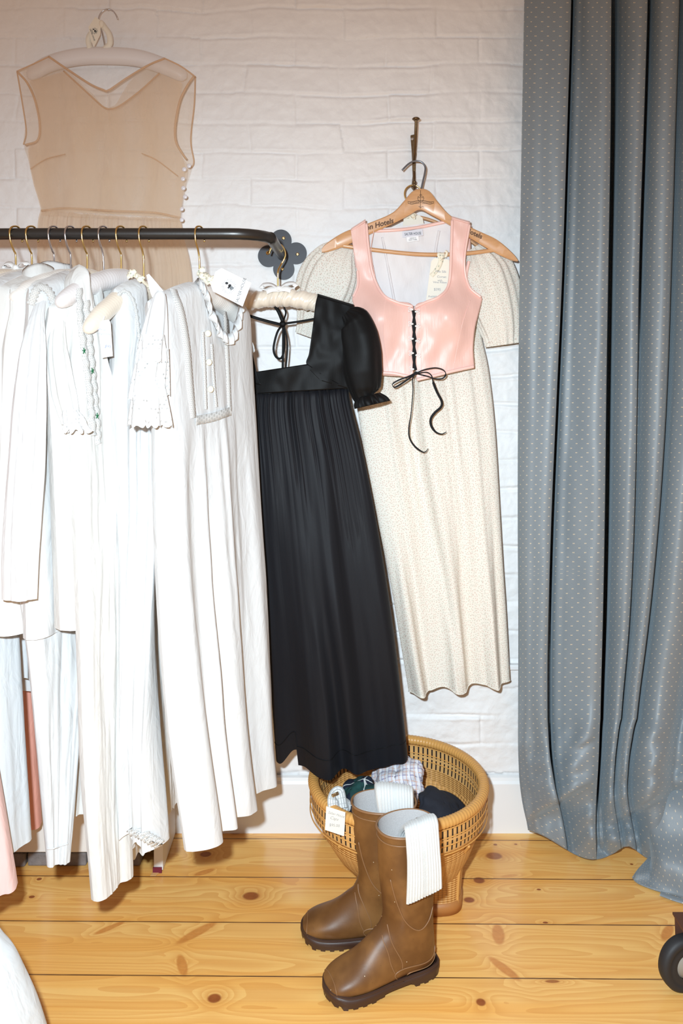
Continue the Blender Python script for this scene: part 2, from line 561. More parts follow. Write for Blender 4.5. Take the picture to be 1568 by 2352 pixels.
# small floral print
n = NT('tiny_floral_print')
uvv = n.uv()
vor = n.node('ShaderNodeTexVoronoi', feature='F1', voronoi_dimensions='2D'); n.put(vor.inputs['Vector'], uvv); vor.inputs['Scale'].default_value = 185.0
vor.inputs['Randomness'].default_value = 0.8
rc = n.xyz(vor.outputs['Color'])[0]
nz = n.noise(uvv, 700, 2, 0.6)
dot = n.ss(n.m('ADD', vor.outputs['Distance'], n.m('MULTIPLY', n.m('SUBTRACT', nz, 0.5), 0.35)), 0.25, 0.15)
dot = n.m('MULTIPLY', dot, 0.74)
sprig = n.mix(n.m('GREATER_THAN', rc, 0.55), (0.50, 0.30, 0.24), (0.42, 0.42, 0.34))
v2 = n.node('ShaderNodeTexVoronoi', feature='F1', voronoi_dimensions='2D'); n.put(v2.inputs['Vector'], uvv); v2.inputs['Scale'].default_value = 380.0
d2_ = n.m('MULTIPLY', n.ss(v2.outputs['Distance'], 0.22, 0.12), 0.6)
base = n.mix(d2_, (0.76, 0.72, 0.645), (0.50, 0.43, 0.34))
n.set(col=n.mix(dot, base, sprig), rough=0.85, spec=0.25, normal=n.bump(n.noise(n.obj(), 40, 3, 0.5), 0.25, 0.004))
M['floral'] = n.mat

# blue-grey curtain with woven gold dots
n = NT('blue_grey_dotted_brocade')
u, v, _ = n.xyz(n.uv())
cu_, cv_ = 0.0250, 0.0222
def lattice(ou, ov):
    a = n.m('ABSOLUTE', n.m('SUBTRACT', n.m('FRACT', n.m('ADD', n.m('DIVIDE', u, cu_), ou)), 0.5))
    b_ = n.m('ABSOLUTE', n.m('SUBTRACT', n.m('FRACT', n.m('ADD', n.m('DIVIDE', v, cv_), ov)), 0.5))
    hit = n.m('MULTIPLY', n.m('LESS_THAN', a, 0.080), n.m('LESS_THAN', b_, 0.050))
    notch = n.m('MULTIPLY', n.m('LESS_THAN', a, 0.018), n.m('LESS_THAN', b_, 0.058))
    return n.m('SUBTRACT', hit, notch)
dots = n.m('MAXIMUM', lattice(0, 0), lattice(0.5, 0.5))
weave = n.noise(n.vec(n.m('MULTIPLY', u, 1500.0), n.m('MULTIPLY', v, 500.0)), 1.0, 2, 0.6)
basec = n.mix(weave, (0.150, 0.176, 0.198), (0.262, 0.298, 0.322))
lw = n.node('ShaderNodeLayerWeight'); lw.inputs[0].default_value = 0.3
n.set(col=n.mix(dots, basec, (0.70, 0.56, 0.38)), rough=0.47, spec=0.48, sheen=0.30, sheen_rough=0.5, sheen_tint=(0.65, 0.8, 0.9, 1),
      normal=n.bump(weave, 0.25, 0.0008))
M['curtain'] = n.mat

# metals and wood
M['steel'] = simple('blackened_steel', (0.075, 0.072, 0.070), 0.36, metal=0.85, bump=(60, 0.15, 0.001))
M['plate'] = simple('gunmetal_plate', (0.045, 0.045, 0.05), 0.5, metal=0.5, bump=(40, 0.15, 0.001))
M['brass'] = simple('brass_wire', (0.72, 0.50, 0.20), 0.22, metal=1.0)
M['chrome'] = simple('chrome_wire', (0.62, 0.62, 0.66), 0.15, metal=1.0)
M['bronze'] = simple('aged_bronze', (0.16, 0.10, 0.05), 0.38, metal=0.85, bump=(150, 0.3, 0.001))
M['darkwire'] = simple('dark_steel_wire', (0.22, 0.23, 0.26), 0.3, metal=0.9)
n = NT('beech_hanger_wood'); x, y, z = n.xyz(n.obj())
g = n.noise(n.vec(n.m('MULTIPLY', x, 20.0), y, n.m('MULTIPLY', z, 90.0)), 2.0, 3, 0.6)
n.set(col=n.mix(g, (0.52, 0.26, 0.11), (0.70, 0.39, 0.19)), rough=0.38, spec=0.5, coat=0.3, coat_rough=0.2)
M['beech'] = n.mat
M['print'] = simple('burnt_brown_print', (0.10, 0.05, 0.03), 0.8)
M['ink'] = simple('black_ink', (0.012, 0.012, 0.014), 0.7)
M['pencil'] = simple('grey_pencil', (0.30, 0.30, 0.34), 0.8)
M['blueink'] = simple('blue_ink', (0.20, 0.24, 0.50), 0.8)
M['card'] = simple('white_card', (0.86, 0.86, 0.87), 0.7, bump=(300, 0.1, 0.0004))
M['creamcard'] = simple('cream_card', (0.84, 0.79, 0.68), 0.75, bump=(300, 0.1, 0.0004))
M['green'] = simple('green_thread', (0.01, 0.16, 0.06), 0.6)
M['label'] = simple('pale_woven_label', (0.66, 0.66, 0.72), 0.7)
n = NT('sprigged_cloth_ribbon')
vor = n.node('ShaderNodeTexVoronoi', feature='F1'); n.put(vor.inputs['Vector'], n.obj()); vor.inputs['Scale'].default_value = 160.0
n.set(col=n.mix(n.ss(vor.outputs['Distance'], 0.32, 0.22), (0.84, 0.77, 0.62), (0.42, 0.45, 0.36)), rough=0.85)
M['sprig_ribbon'] = n.mat

# rubber boots
n = NT('olive_brown_rubber'); o = n.obj()
vor = n.node('ShaderNodeTexVoronoi', feature='F1'); n.put(vor.inputs['Vector'], o); vor.inputs['Scale'].default_value = 170.0
speck = n.m('MULTIPLY', n.ss(vor.outputs['Distance'], 0.16, 0.08), 0.55)
big = n.noise(o, 14, 3, 0.6)
lw = n.node('ShaderNodeLayerWeight'); lw.inputs[0].default_value = 0.35
c = n.mix(n.ss(big, 0.35, 0.7), (0.130, 0.054, 0.016), (0.220, 0.100, 0.030))
c = n.mix(speck, c, (0.09, 0.04, 0.012))
v3 = n.node('ShaderNodeTexVoronoi', feature='F1'); n.put(v3.inputs['Vector'], o); v3.inputs['Scale'].default_value = 55.0
c = n.mix(n.m('LESS_THAN', v3.outputs['Distance'], 0.045), c, (0.6, 0.5, 0.35))
n.set(col=n.mix(n.m('MULTIPLY', lw.outputs['Facing'], 0.0), c, c), rough=0.44, spec=0.42, normal=n.bump(n.noise(o, 260, 3, 0.6), 0.12, 0.0006))
M['rubber'] = n.mat
M['rubber_line'] = simple('worn_rubber_piping', (0.25, 0.125, 0.055), 0.4)
M['sole'] = simple('dark_brown_rubber_sole', (0.048, 0.021, 0.013), 0.5, bump=(120, 0.2, 0.001))
n = NT('grey_knit_boot_lining'); u, v, _ = n.xyz(n.uv())
n.set(col=n.mix(n.noise(n.obj(), 500, 2, 0.6), (0.42, 0.40, 0.40), (0.62, 0.60, 0.59)), rough=0.95, normal=n.bump(n.noise(n.obj(), 500, 2, 0.6), 0.5, 0.001))
M['bootlining'] = n.mat
M['knit'] = simple('white_ribbed_knit', (0.66, 0.67, 0.66), 0.95, spec=0.15, bump=(500, 0.5, 0.0012), sheen=0.3)

# rattan
n = NT('woven_rattan'); u, v, _ = n.xyz(n.uv())      # u in stakes, v in weft rows
a = n.m('SINE', n.m('MULTIPLY', u, math.pi)); b_ = n.m('SINE', n.m('MULTIPLY', v, 2 * math.pi))
hh = n.m('ADD', n.m('MULTIPLY', n.m('ABSOLUTE', a), 0.8), n.m('MULTIPLY', b_, 0.4))
row = n.noise(n.vec(n.m('MULTIPLY', u, 0.35), n.m('MULTIPLY', v, 0.5)), 1.0, 3, 0.6)
cc = n.mix(row, (0.60, 0.28, 0.075), (0.78, 0.45, 0.16))
cc = n.mix(n.m('MULTIPLY', n.ss(n.m('ABSOLUTE', a), 0.35, 0.0), 0.45), cc, (0.36, 0.14, 0.03))
cc = n.mix(n.m('MULTIPLY', n.ss(b_, -0.4, -1.0), 0.35), cc, (0.36, 0.15, 0.035))
n.set(col=cc, rough=0.42, spec=0.5, normal=n.bump(hh, 0.7, 0.0022))
M['rattan'] = n.mat
n = NT('rattan_band_with_dark_slats'); u, v, _ = n.xyz(n.uv())   # u in slats, v 0..1 over the band
fu = n.m('FRACT', u)
slat = n.m('GREATER_THAN', n.m('ABSOLUTE', n.m('SUBTRACT', n.m('FRACT', n.m('MULTIPLY', u, 2.0)), 0.5)), 0.0)
slat = n.m('LESS_THAN', n.m('ABSOLUTE', n.m('SUBTRACT', n.m('FRACT', n.m('MULTIPLY', u, 3.0)), 0.5)), 0.44)
dark = n.m('MULTIPLY', n.m('GREATER_THAN', fu, 0.34), n.m('LESS_THAN', fu, 0.66))
vb = n.m('ABSOLUTE', n.m('SUBTRACT', n.m('FRACT', n.m('MULTIPLY', v, 2.0)), 0.5))
dark = n.m('MULTIPLY', dark, n.m('LESS_THAN', vb, 0.42))
cc = n.mix(n.noise(n.vec(n.m('MULTIPLY', u, 0.7), n.m('MULTIPLY', v, 4.0)), 1.0, 3, 0.6), (0.64, 0.33, 0.10), (0.80, 0.50, 0.20))
cc = n.mix(slat, (0.50, 0.235, 0.065), cc)
cc = n.mix(dark, cc, (0.022, 0.020, 0.020))
n.set(col=cc, rough=0.42, spec=0.5, normal=n.bump(n.m('ADD', slat, n.m('MULTIPLY', dark, -0.4)), 0.5, 0.0012))
M['band'] = n.mat
M['rattan_wrap'] = simple('wrapped_rattan_rim', (0.66, 0.34, 0.095), 0.38, bump=(90, 0.25, 0.0015))
M['rattan_dark'] = simple('dark_rattan_base', (0.42, 0.17, 0.045), 0.45, bump=(80, 0.3, 0.0015))

def plaid(name, base, lines):
    """lines: list of (axis, period, offset, width, colour)"""
    n = NT(name); u, v, _ = n.xyz(n.uv())
    col = base
    for ax, per, off, wid, c in lines:
        f_ = n.m('FRACT', n.m('ADD', n.m('DIVIDE', u if ax == 'u' else v, per), off))
        hit = n.m('MULTIPLY', n.m('LESS_THAN', f_, wid), 0.72)
        col = n.mix(hit, col, c)
    n.set(col=col, rough=0.9, spec=0.2, normal=n.bump(n.noise(n.obj(), 600, 2, 0.6), 0.3, 0.0006))
    return n.mat
pb, po = (0.16, 0.15, 0.30), (0.62, 0.36, 0.26)
M['plaid'] = plaid('pale_checked_cotton', (0.66, 0.65, 0.70),
                   [('u', .016, 0, .12, pb), ('v', .016, 0, .12, pb), ('u', .016, .5, .10, po), ('v', .016, .5, .10, po), ('u', .016, .25, .3, (0.80, 0.80, 0.82))])
M['tartan'] = plaid('dark_green_navy_tartan', (0.012, 0.018, 0.034),
                    [('u', .05, 0, .4, (0.015, 0.06, 0.055)), ('v', .05, 0.2, .4, (0.015, 0.06, 0.055)), ('u', .05, .48, .04, (0.7, 0.75, 0.75)), ('v', .05, .68, .04, (0.7, 0.75, 0.75))])
M['striped'] = plaid('grey_striped_cotton', (0.72, 0.73, 0.72),
                     [('u', .005, 0, .35, (0.28, 0.30, 0.31)), ('v', .011, 0, .18, (0.45, 0.46, 0.46))])
M['black_knit'] = simple('black_navy_knit', (0.008, 0.010, 0.018), 0.85, bump=(400, 0.4, 0.001))
M['tyre'] = simple('black_rubber_tyre', (0.018, 0.018, 0.020), 0.6, bump=(60, 0.1, 0.001))
M['rust'] = simple('brown_rusted_steel', (0.13, 0.055, 0.035), 0.6, metal=0.4, bump=(90, 0.3, 0.001))
M['hubgrey'] = simple('dusty_grey_hub', (0.28, 0.25, 0.21), 0.7)
M['maroon'] = simple('maroon_paint', (0.16, 0.012, 0.03), 0.6)
M['baretimber'] = simple('bare_timber_patch', (0.72, 0.40, 0.16), 0.6)

# ================================================================== SETTING
def build_wall():
    xs = np.concatenate([np.linspace(-1.75, -0.9, 40)[:-1], np.linspace(-0.9, 0.50, 500)])
    zs = np.concatenate([np.linspace(-0.02, 2.06, 730)[:-1], np.linspace(2.06, 2.62, 30)])
    nx, nz = len(xs), len(zs)
    X, Z = np.meshgrid(xs, zs)
    ch, bl = 0.0685, 0.225
    wz = Z + 0.007 * vnoise(X * 6, Z * 6, 1) * 2 + 0.004 * vnoise(X * 21, Z * 9, 2)
    row = np.floor(wz / ch)
    fz = (wz / ch - row) * ch
    off = (row % 2) * 0.5 + 0.15 * vnoise(row * 1.0 + 0.5, row * 0 + .5, 4)
    wx = X + 0.010 * vnoise(X * 7 + 30, Z * 14, 3)
    col = np.floor(wx / bl + off)
    fx = ((wx / bl + off) - col) * bl
    dz = np.minimum(fz, ch - fz); dx = np.minimum(fx, bl - fx)
    depth = 0.50 + 1.3 * vnoise(X * 7, Z * 12, 5)
    j = np.maximum(1 - sstep(0.0012, 0.0052, dz), (1 - sstep(0.001, 0.005, dx)) * 0.8)
    ridge = np.exp(-((dz - 0.0085) / 0.003) ** 2) * 0.30 * (1 + 2 * vnoise(X * 30, Z * 30, 10))
    brick = _lat[6][row.astype(int) % 256, col.astype(int) % 256] - 0.5
    h = (-j + ridge) * 0.0048 * np.clip(depth, 0.05, 1.3) + brick * 0.0045
    h += 0.0042 * vnoise(X * 18, Z * 18, 7) + 0.0026 * vnoise(X * 55, Z * 55, 8) + 0.0011 * vnoise(X * 130, Z * 130, 11) + 0.006 * vnoise(X * 3, Z * 3, 9)
    Y = -h
    g = np.stack([X, Y, Z], -1)
    v = g.reshape(-1, 3)
    i = np.arange(nz - 1)[:, None] * nx + np.arange(nx - 1)[None, :]
    q = np.stack([i, i + 1, i + nx + 1, i + nx], -1).reshape(-1, 4)
    me = bpy.data.meshes.new('wall_back')
    me.vertices.add(len(v)); me.vertices.foreach_set('co', v.ravel().astype(np.float32))
    me.loops.add(q.size); me.loops.foreach_set('vertex_index', q.ravel().astype(np.int32))
    me.polygons.add(len(q)); me.polygons.foreach_set('loop_start', (np.arange(len(q)) * 4).astype(np.int32))
    me.update(calc_edges=True); me.validate(); me.shade_smooth(); me.materials.append(M['brick'])
    face = bpy.data.objects.new('wall_back', me); COL.objects.link(face)
    struct(face)
    mb = MB()
    # thickness behind
    mb.box((-0.625, 0.06, 1.30), (2.25, 0.10, 2.64))
    return mb.build('masonry', M['brick'], face, smooth=False)
build_wall()
# beyond the brick wall's end, behind the curtain, the room goes on to a recessed plaster wall
mb = MB(); mb.box((1.15, 0.40, 1.30), (1.30, 0.08, 2.64))
struct(mb.build('wall_right', M['trim'], smooth=False))

mb = MB(); mb.box((0, -0.95, -0.02), (4.0, 2.8, 0.04))
struct(mb.build('floor', M['pine'], smooth=False))

# skirting board with a small bevelled top, right of the boxed ledge
mb = MB()
prof = [(-0.002, 0.0), (-0.016, 0.0), (-0.016, 0.118), (-0.012, 0.124), (-0.010, 0.131), (-0.002, 0.133)]
g = np.array([[(x, y, z) for y, z in prof] for x in (-0.42, 0.50)])
mb.grid(g); mb.face(g[0]); mb.face(g[1][::-1])
struct(mb.build('baseboard_back', M['trim'], smooth=False))
# narrow moulded line on the wall beside the curtain
mb = MB()
mb.box((0.435, -0.008, P(1180, 1531, 1.94).z), (0.13, 0.020, 0.013))
struct(mb.build('trim_1', M['trim'], smooth=False, bevel=0.003))

# boxed ledge at the lower left: raised front board, end post, slanted side
t = thing('boxed_ledge', 'white painted boxed ledge at floor level behind the white gowns, open toe gap below', 'ledge', (-0.75, -0.08, 0))
yf = GD(2003) - D
xr = P(358, 1960, GD(2003)).x
zb = P(200, 1958, GD(2003)).z
mb = MB(); mb.box(((-1.6 + xr - 0.012) / 2, yf + 0.009, (zb + 0.36) / 2), (xr - 0.012 + 1.6, 0.018, 0.36 - zb))
mb.build('front_board', M['boxpaint'], t, smooth=False, bevel=0.002)
mb = MB()
xb = P(404, 1905, 1.94).x
mb.prism([(xr - 0.004, yf - 0.002, 0.012), (xr + 0.016, yf - 0.002, 0.006), (xb, -0.012, 0.002), (xb - 0.02, -0.012, 0.002)], (0, 0, 0.358))
mb.build('side_board', M['boxpaint'], t, smooth=False)
mb = MB(); mb.box(((-1.6 + xr + 0.02) / 2, (yf - 0.01) / 2 - 0.004, 0.368), (xr + 0.02 + 1.6, -yf + 0.0, 0.018))
mb.build('top_board', M['boxpaint'], t, smooth=False, bevel=0.002)
mb = MB(); mb.box((xr + 0.004, yf - 0.004, 0.007), (0.020, 0.003, 0.012))
mb.build('scuff', M['maroon'], t, smooth=False)
# grey bricks seen in the toe gap
mb = MB()
x = -1.6
rr = random.Random(3)
while x < xr - 0.05:
    w = rr.uniform(0.05, 0.075)
    mb.box((x + w / 2, yf + 0.045 + rr.uniform(-.004, .004), 0.016), (w - 0.004, 0.06, 0.03)); x += w
struct(mb.build('trim_2', M['greybrick'], smooth=False, bevel=0.004))
mb = MB(); q = [GP(350, 2004, .001), GP(366, 2004, .001), GP(358, 2012, .001), GP(345, 2012, .001)]
mb.prism([p for p in q], (0, 0, 0.0012))
struct(mb.build('trim_3', M['baretimber'], smooth=False))

# ================================================================== WALL RAIL
BAR_D = 1.57
BAR_Z = P(0, 537, BAR_D).z
ARM_X = P(648, 585, 1.94).x
def rail():
    t = thing('clothes_rail', 'black steel clothes rail bent back to a four-lobed wall plate', 'clothes rail', (-0.6, BAR_D - D, BAR_Z))
    pts = [Vector((-1.5, BAR_D - D, BAR_Z - 0.003)), Vector((-0.9, BAR_D - D, BAR_Z - 0.0015))]
    R_ = 0.072
    xc, yc = ARM_X - R_, BAR_D - D + R_
    pts += [Vector((x, BAR_D - D, BAR_Z)) for x in np.linspace(-0.6, xc, 6)]
    for a in np.linspace(-90, 0, 14)[1:]:
        pts.append(Vector((xc + R_ * math.cos(math.radians(a)), yc + R_ * math.sin(math.radians(a)), BAR_Z)))
    pts.append(Vector((ARM_X, -0.006, BAR_Z + 0.003)))
    mb = MB(); mb.tube(spline(pts, 90), 0.0112, 18)
    # weld collar
    mb.build('bar', M['steel'], t)
    fz = P(648, 585, 1.942).z
    mb = MB()
    a = np.linspace(0, 2 * math.pi, 160, endpoint=False)
    rad = []
    for q in a:
        best = 0
        for k in range(4):
            th = math.pi / 2 * k + 0.10
            c = np.array((math.cos(th), math.sin(th))) * 0.0335
            dvec = np.array((math.cos(q), math.sin(q)))
            bq = np.dot(dvec, c); disc = bq * bq - (np.dot(c, c) - 0.0255 ** 2)
            if disc > 0:
                best = max(best, bq + math.sqrt(disc))
        rad.append(best if best > 0 else 0.026)
    pl = [(ARM_X + r * math.cos(q) * 1.0, -0.004, fz + r * math.sin(q) * 1.03) for q, r in zip(a, rad)]
    mb.prism(pl, (0, -0.005, 0))
    mb.build('wall_plate', M['plate'], t, smooth=False)
    for (px, py, out) in ((651, 547, 0), (683, 584, 0), (648, 618, 0), (615, 581, 1)):
        p = P(px, py, D - 0.0095)
        mb = MB()
        if out:
            d_ = Vector((0.011, -0.018, 0.012))
            mb.tube([p, p + d_ * .5, p + d_], [0.0022, 0.0022, 0.0022], 10)
            mb.lathe([(0.0001, -0.001), (0.0045, -0.001), (0.005, 0.001), (0.0001, 0.002)], p, 'Y', 14)
        else:
            mb.lathe([(0.0001, -0.0018), (0.0022, -0.0024), (0.0038, -0.0018), (0.0042, 0.001), (0.0001, 0.001)], p, 'Y', 16)
            mb.box(p + Vector((0, -0.0024, 0)), (0.0042, 0.0006, 0.0010), mat=1)
        mb.build('screw', [M['brass'], M['bronze']], t)
rail()

# ================================================================== PADDED HANGERS
def wire_hook(mb, c, u, ztop, r=0.0019):
    """stem from c up and over a bar at height BAR_Z; u = unit plan direction (near -> far)"""
    c = Vector(c); u = Vector((u[0], u[1], 0))
    zb = BAR_Z
    L = [(0, c.z), (0, c.z + (zb - c.z) * .45), (-.004, zb - 0.034), (-.012, zb - 0.018), (-.0150, zb), (-.0115, zb + 0.010), (-0.003, zb + 0.0142),
         (0.007, zb + 0.0135), (0.0150, zb + 0.004), (0.0165, zb - 0.010), (0.016, zb - 0.014)]
    pts = [Vector((c.x, c.y, z)) + u * p for p, z in L]
    mb.tube(spline(pts, 46), r, 8)

def bow(mb, c, right, up, s, nrm, w=0.012, tails=1.0, mat=0):
    c = Vector(c); right = Vector(right); up = Vector(up); nrm = Vector(nrm)
    for sg in (-1, 1):
        lp = [c, c + right * sg * .5 * s + up * .28 * s + nrm * .15 * s, c + right * sg * 1.0 * s + up * .22 * s + nrm * .25 * s,
              c + right * sg * 1.05 * s + up * .02 * s + nrm * .15 * s, c + right * sg * .5 * s - up * .05 * s + nrm * .02 * s, c + nrm * .05 * s]
        mb.ribbon(spline(lp, 22), w, nrm * .6 + up * .8, mat=mat)
        if tails:
            tl = [c, c + right * sg * .45 * s - up * .35 * s * tails + nrm * .2 * s, c + right * sg * .8 * s - up * .75 * s * tails + nrm * .15 * s]
            mb.ribbon(spline(tl, 12), w, nrm, mat=mat)
    mb.blob(c + nrm * .08 * s, (w * .5, w * .5, w * .45), 10, 7, mat=mat)

def padded_hanger(px, label, body, metal, u, half=0.165, drop=0.050, rad=0.0205, zc=None, ruche=0.0, group=None, d=BAR_D, bowmat=None, cy=None):
    x = (px - CX) / F * d
    cz = (P(px, 641, d).z if zc is None else zc)
    c = Vector((x, d - D, cz))
    U = Vector((u[0], u[1], 0)).normalized()
    t = thing('padded_hanger', label, 'clothes hanger', c, group)
    tt = np.linspace(-1, 1, 241)
    pts = [c + U * half * q + Vector((0, 0, -drop * abs(q) ** 1.7)) for q in tt]
    r = rad * (1.0 - 0.20 * np.abs(tt)) * np.sqrt(np.clip(1 - np.abs(tt) ** 14, 0.004, 1))
    if ruche:
        r = r * (1 + ruche * np.sin(tt * 62 + 3 * np.sin(tt * 17)))
    else:
        r = r * (1 + 0.006 * np.sin(tt * 190 + 4 * np.sin(tt * 9)) + 0.02 * np.sin(tt * 23))
    mb = MB(); mb.tube(pts, list(r), 20)
    mb.build('padded_arm', body, t)
    mb = MB(); wire_hook(mb, c + Vector((0, 0, rad * .6)), U, BAR_Z)
    mb.build('hook', metal, t)
    if bowmat is not None:
        mb = MB(); bow(mb, c + Vector((0.004, -0.01, rad * 1.0)), (0.85, -.3, 0), (0, 0, 1), 0.028, (0.3, -1, 0.3), 0.012)
        mb.build('ribbon_bow', bowmat, t)
    return c, U

# ================================================================== HANGING GARMENTS
class Sheet:
    """flattened cloth tube hanging between a near edge and a far edge"""
    def __init__(self, near, far, top, hemn, hemf, thick=(0.024, 0.05), pleats=(), neck=None, hem_wave=0.0, wr=0.004, seed=1, R=72, C=64,
                 side_pleat=0.0, su=1.0, lobes=None, lobe0=0.15, fade=2.0, hemfn=None):
        def fn(pts):
            s = spline(sorted(pts, key=lambda p: -p[2]), 160)
            z = np.minimum.accumulate(s[:, 2])
            return lambda q: (np.interp(q, z[::-1], s[::-1, 0]), np.interp(q, z[::-1], s[::-1, 1]))
        nf, ff = fn(near), fn(far)
        S = np.linspace(0, 1, C)[None, :]; T = (np.linspace(0, 1, R) ** 1.25)[:, None]
        zs = top(S)
        self.grids = []
        edge = np.sin(np.pi * np.clip(S, 0, 1)) ** 0.4
        shape = np.clip(1 - np.abs(2 * S - 1) ** 8, 0, 1) ** 0.5
        for side in (1, -1):
            zt = zs.copy()
            if neck:
                for (a, b, df, db, pw) in neck:
                    mid, hw = (a + b) / 2, (b - a) / 2
                    k = np.clip(1 - np.abs((S - mid) / hw) ** pw, 0, 1)
                    zt = zt - (df if side > 0 else db) * k
            zh = hemn + (hemf - hemn) * S
            zh = zh + hem_wave * np.sin(S * 17 + seed) * np.sin(np.pi * S)
            if hemfn is not None:
                zh = zh + hemfn(S)
            Z = zt + (zh - zt) * T
            Nx, Ny = nf(Z); Fx, Fy = ff(Z)
            X = Nx + (Fx - Nx) * S; Y = Ny + (Fy - Ny) * S
            dx, dy = Fx - Nx, Fy - Ny
            L = np.maximum(np.hypot(dx, dy), 1e-6)
            px_, py_ = dy / L, -dx / L
            drop = np.maximum(zs - Z, 0)
            g = np.clip(drop / np.maximum(zs - zh, 1e-6), 0, 1)
            th = (thick[0] + (thick[1] - thick[0]) * g) * shape * (1 - np.exp(-drop / 0.007))
            fold = 0
            for (n_, ph, a0, a1, z0, sharp) in pleats:          # z0 = fraction of the drop where the folds begin
                amp = (a0 * (1 - g) ** fade + a1 * g) * sstep(z0, z0 + 0.12, g)
                if n_ < 0:      # irregular gathers
                    w = 2 * vnoise(-n_ * S + ph * 9.7 + 0.8 * vnoise(S * 5 + ph, g * 2.2, seed + 3) + (0 if side > 0 else 31), g * 1.1 + ph * 3, seed + 5) + 0 * Z
                    fold = fold + amp * np.sign(w) * np.abs(w) ** sharp
                    continue
                w = np.sin(2 * np.pi * (n_ * S + 0.12 * np.sin(5 * S + ph + 1.5 * g) + 0.05 * np.sin(3 * g + ph)) + ph + (0 if side > 0 else 1.3))
                fold = fold + amp * np.sign(w) * np.abs(w) ** sharp
            if lobes and side > 0:
                gg = sstep(lobe0, 1.0, g) ** 0.8
                for s0, sw, am in lobes:
                    fold = fold + am * gg * np.exp(-np.abs((S + 0.012 * np.sin(4 * g + s0 * 9) - s0) / sw) ** 2.4)
            wrk = wr * 2 * vnoise(S * 9 + seed * 3.1, Z * 7, seed) + wr * vnoise(S * 22 + seed, Z * 13, seed + 1)
            off = side * th + fold * edge + wrk * edge
            X = X + px_ * off; Y = Y + py_ * off
            if side_pleat:
                X = X + dx / L * side_pleat * g * np.sin(2 * np.pi * 3 * S + seed); Y = Y + dy / L * side_pleat * g * np.sin(2 * np.pi * 3 * S + seed)
            self.grids.append(np.stack([X, Y, Z], -1))
        self.front, self.back = self.grids
        self.su = su
        p = self.front.reshape(-1, 3)
        dd = p[:, 1] + D
        self.proj = np.stack([CX + p[:, 0] / dd * F, CY + (H - p[:, 2]) / dd * F, dd], -1)

    def depth(self, px, py, off=0.003):
        q = self.proj
        e = np.hypot(q[:, 0] - px, q[:, 1] - py)
        i = np.argsort(e)[:4]
        w = 1 / (e[i] + 0.5)
        return float((q[i, 2] * w).sum() / w.sum()) - off

    def on(self, px, py, off=0.003):
        return P(px, py, self.depth(px, py, off))

    def path(self, pxs, off=0.003, n=40):
        q = spline([(a, b, 0) for a, b in pxs], n)
        dd = np.array([self.depth(a[0], a[1], off) for a in q])
        k = np.ones(5) / 5
        dd = np.convolve(np.pad(dd, 2, mode='edge'), k, 'valid')
        return [P(a[0], a[1], b) for a, b in zip(q, dd)]

    def add(self, mb, mat=0):
        f, b = self.front, self.back[:, ::-1]
        W = float(np.linalg.norm(np.diff(f[f.shape[0] // 2], axis=0), axis=1).sum())
        C = f.shape[1]
        u = np.linspace(0, W, C)
        mb.grid(f, mat=mat, uv=np.stack(np.broadcast_arrays(u[None, :], f[..., 2]), -1), flip=True)
        mb.grid(b, mat=mat, uv=np.stack(np.broadcast_arrays(u[None, :] + W, b[..., 2]), -1), flip=True)

def shoulder_top(c, half, drop, lift=0.022, narrow=1.0, nz=0.0, fz=0.0):
    return lambda S: c.z + lift - drop * np.abs((2 * S - 1) * narrow) ** 1.7 + nz * (1 - S) + fz * S

def px_edge(pts, d0, d1=None):
    """[(px,py)...] at depth d0 (top) .. d1 (bottom) -> world points"""
    d1 = d0 if d1 is None else d1
    n_ = len(pts)
    return [P(a, b, d0 + (d1 - d0) * i / (n_ - 1)) for i, (a, b) in enumerate(pts)]

def shifted(pts, v0, v1=None):
    v1 = v0 if v1 is None else v1
    n_ = len(pts)
    return [p + Vector((v0[0] + (v1[0] - v0[0]) * i / (n_ - 1), v0[1] + (v1[1] - v0[1]) * i / (n_ - 1), 0)) for i, p in enumerate(pts)]

U0 = (0.14, 0.30)
hang = {}
for key, px, lab, body, metal, kw in [
    ('A', 458, 'cream satin padded hanger on a brass hook holding the eyelet-sleeved white gown', 'cream_satin', 'brass', dict(half=0.150, zc=1.270)),
    ('B', 330, 'tan satin padded hanger with bare pointed end beside the handwritten tag', 'ivory_satin', 'brass', dict(half=0.160, drop=0.085, zc=1.273)),
    ('C', 278, 'pale embroidered padded hanger with bare rounded end, over the lace-fronted gown', 'grey_brocade', 'brass', dict(half=0.168, drop=0.060)),
    ('D', 238, 'padded hanger on a chrome hook, hidden behind the embroidered hanger', 'cream_satin', 'chrome', dict(half=.145, zc=1.262)),
    ('E', 200, 'tan satin padded hanger whose ribbed arm shows beside the lace-shouldered blouse', 'ivory_satin', 'brass', dict(half=.145)),
    ('F', 162, 'padded hanger on a dark chrome hook under the collared blouse', 'cream_satin', 'chrome', dict(half=.145)),
    ('G', 124, 'padded hanger on the chrome hook just right of the stand collar', 'white_satin', 'chrome', dict(half=.14)),
    ('H', 73, 'padded hanger on a brass hook behind the stand collar', 'cream_satin', 'brass', dict(half=.14)),
    ('I', 36, 'tan satin padded hanger with a white bow at the left edge', 'ivory_satin', 'brass', dict(bowmat='white_satin'))]:
    kw = dict(kw)
    if 'bowmat' in kw:
        kw['bowmat'] = M[kw['bowmat']]
    hang[key] = padded_hanger(px, lab, M[body], M[metal], U0, **kw)

def upright(c, U, half, frac=1.0):
    n_ = c - U * half * frac; f_ = c + U * half * frac
    return n_, f_

FOLDS_LONG = [(-9, 0.3, 0.002, 0.020, 0.04, 0.9), (-20, 1.0, 0.003, 0.005, 0.03, 1.0)]

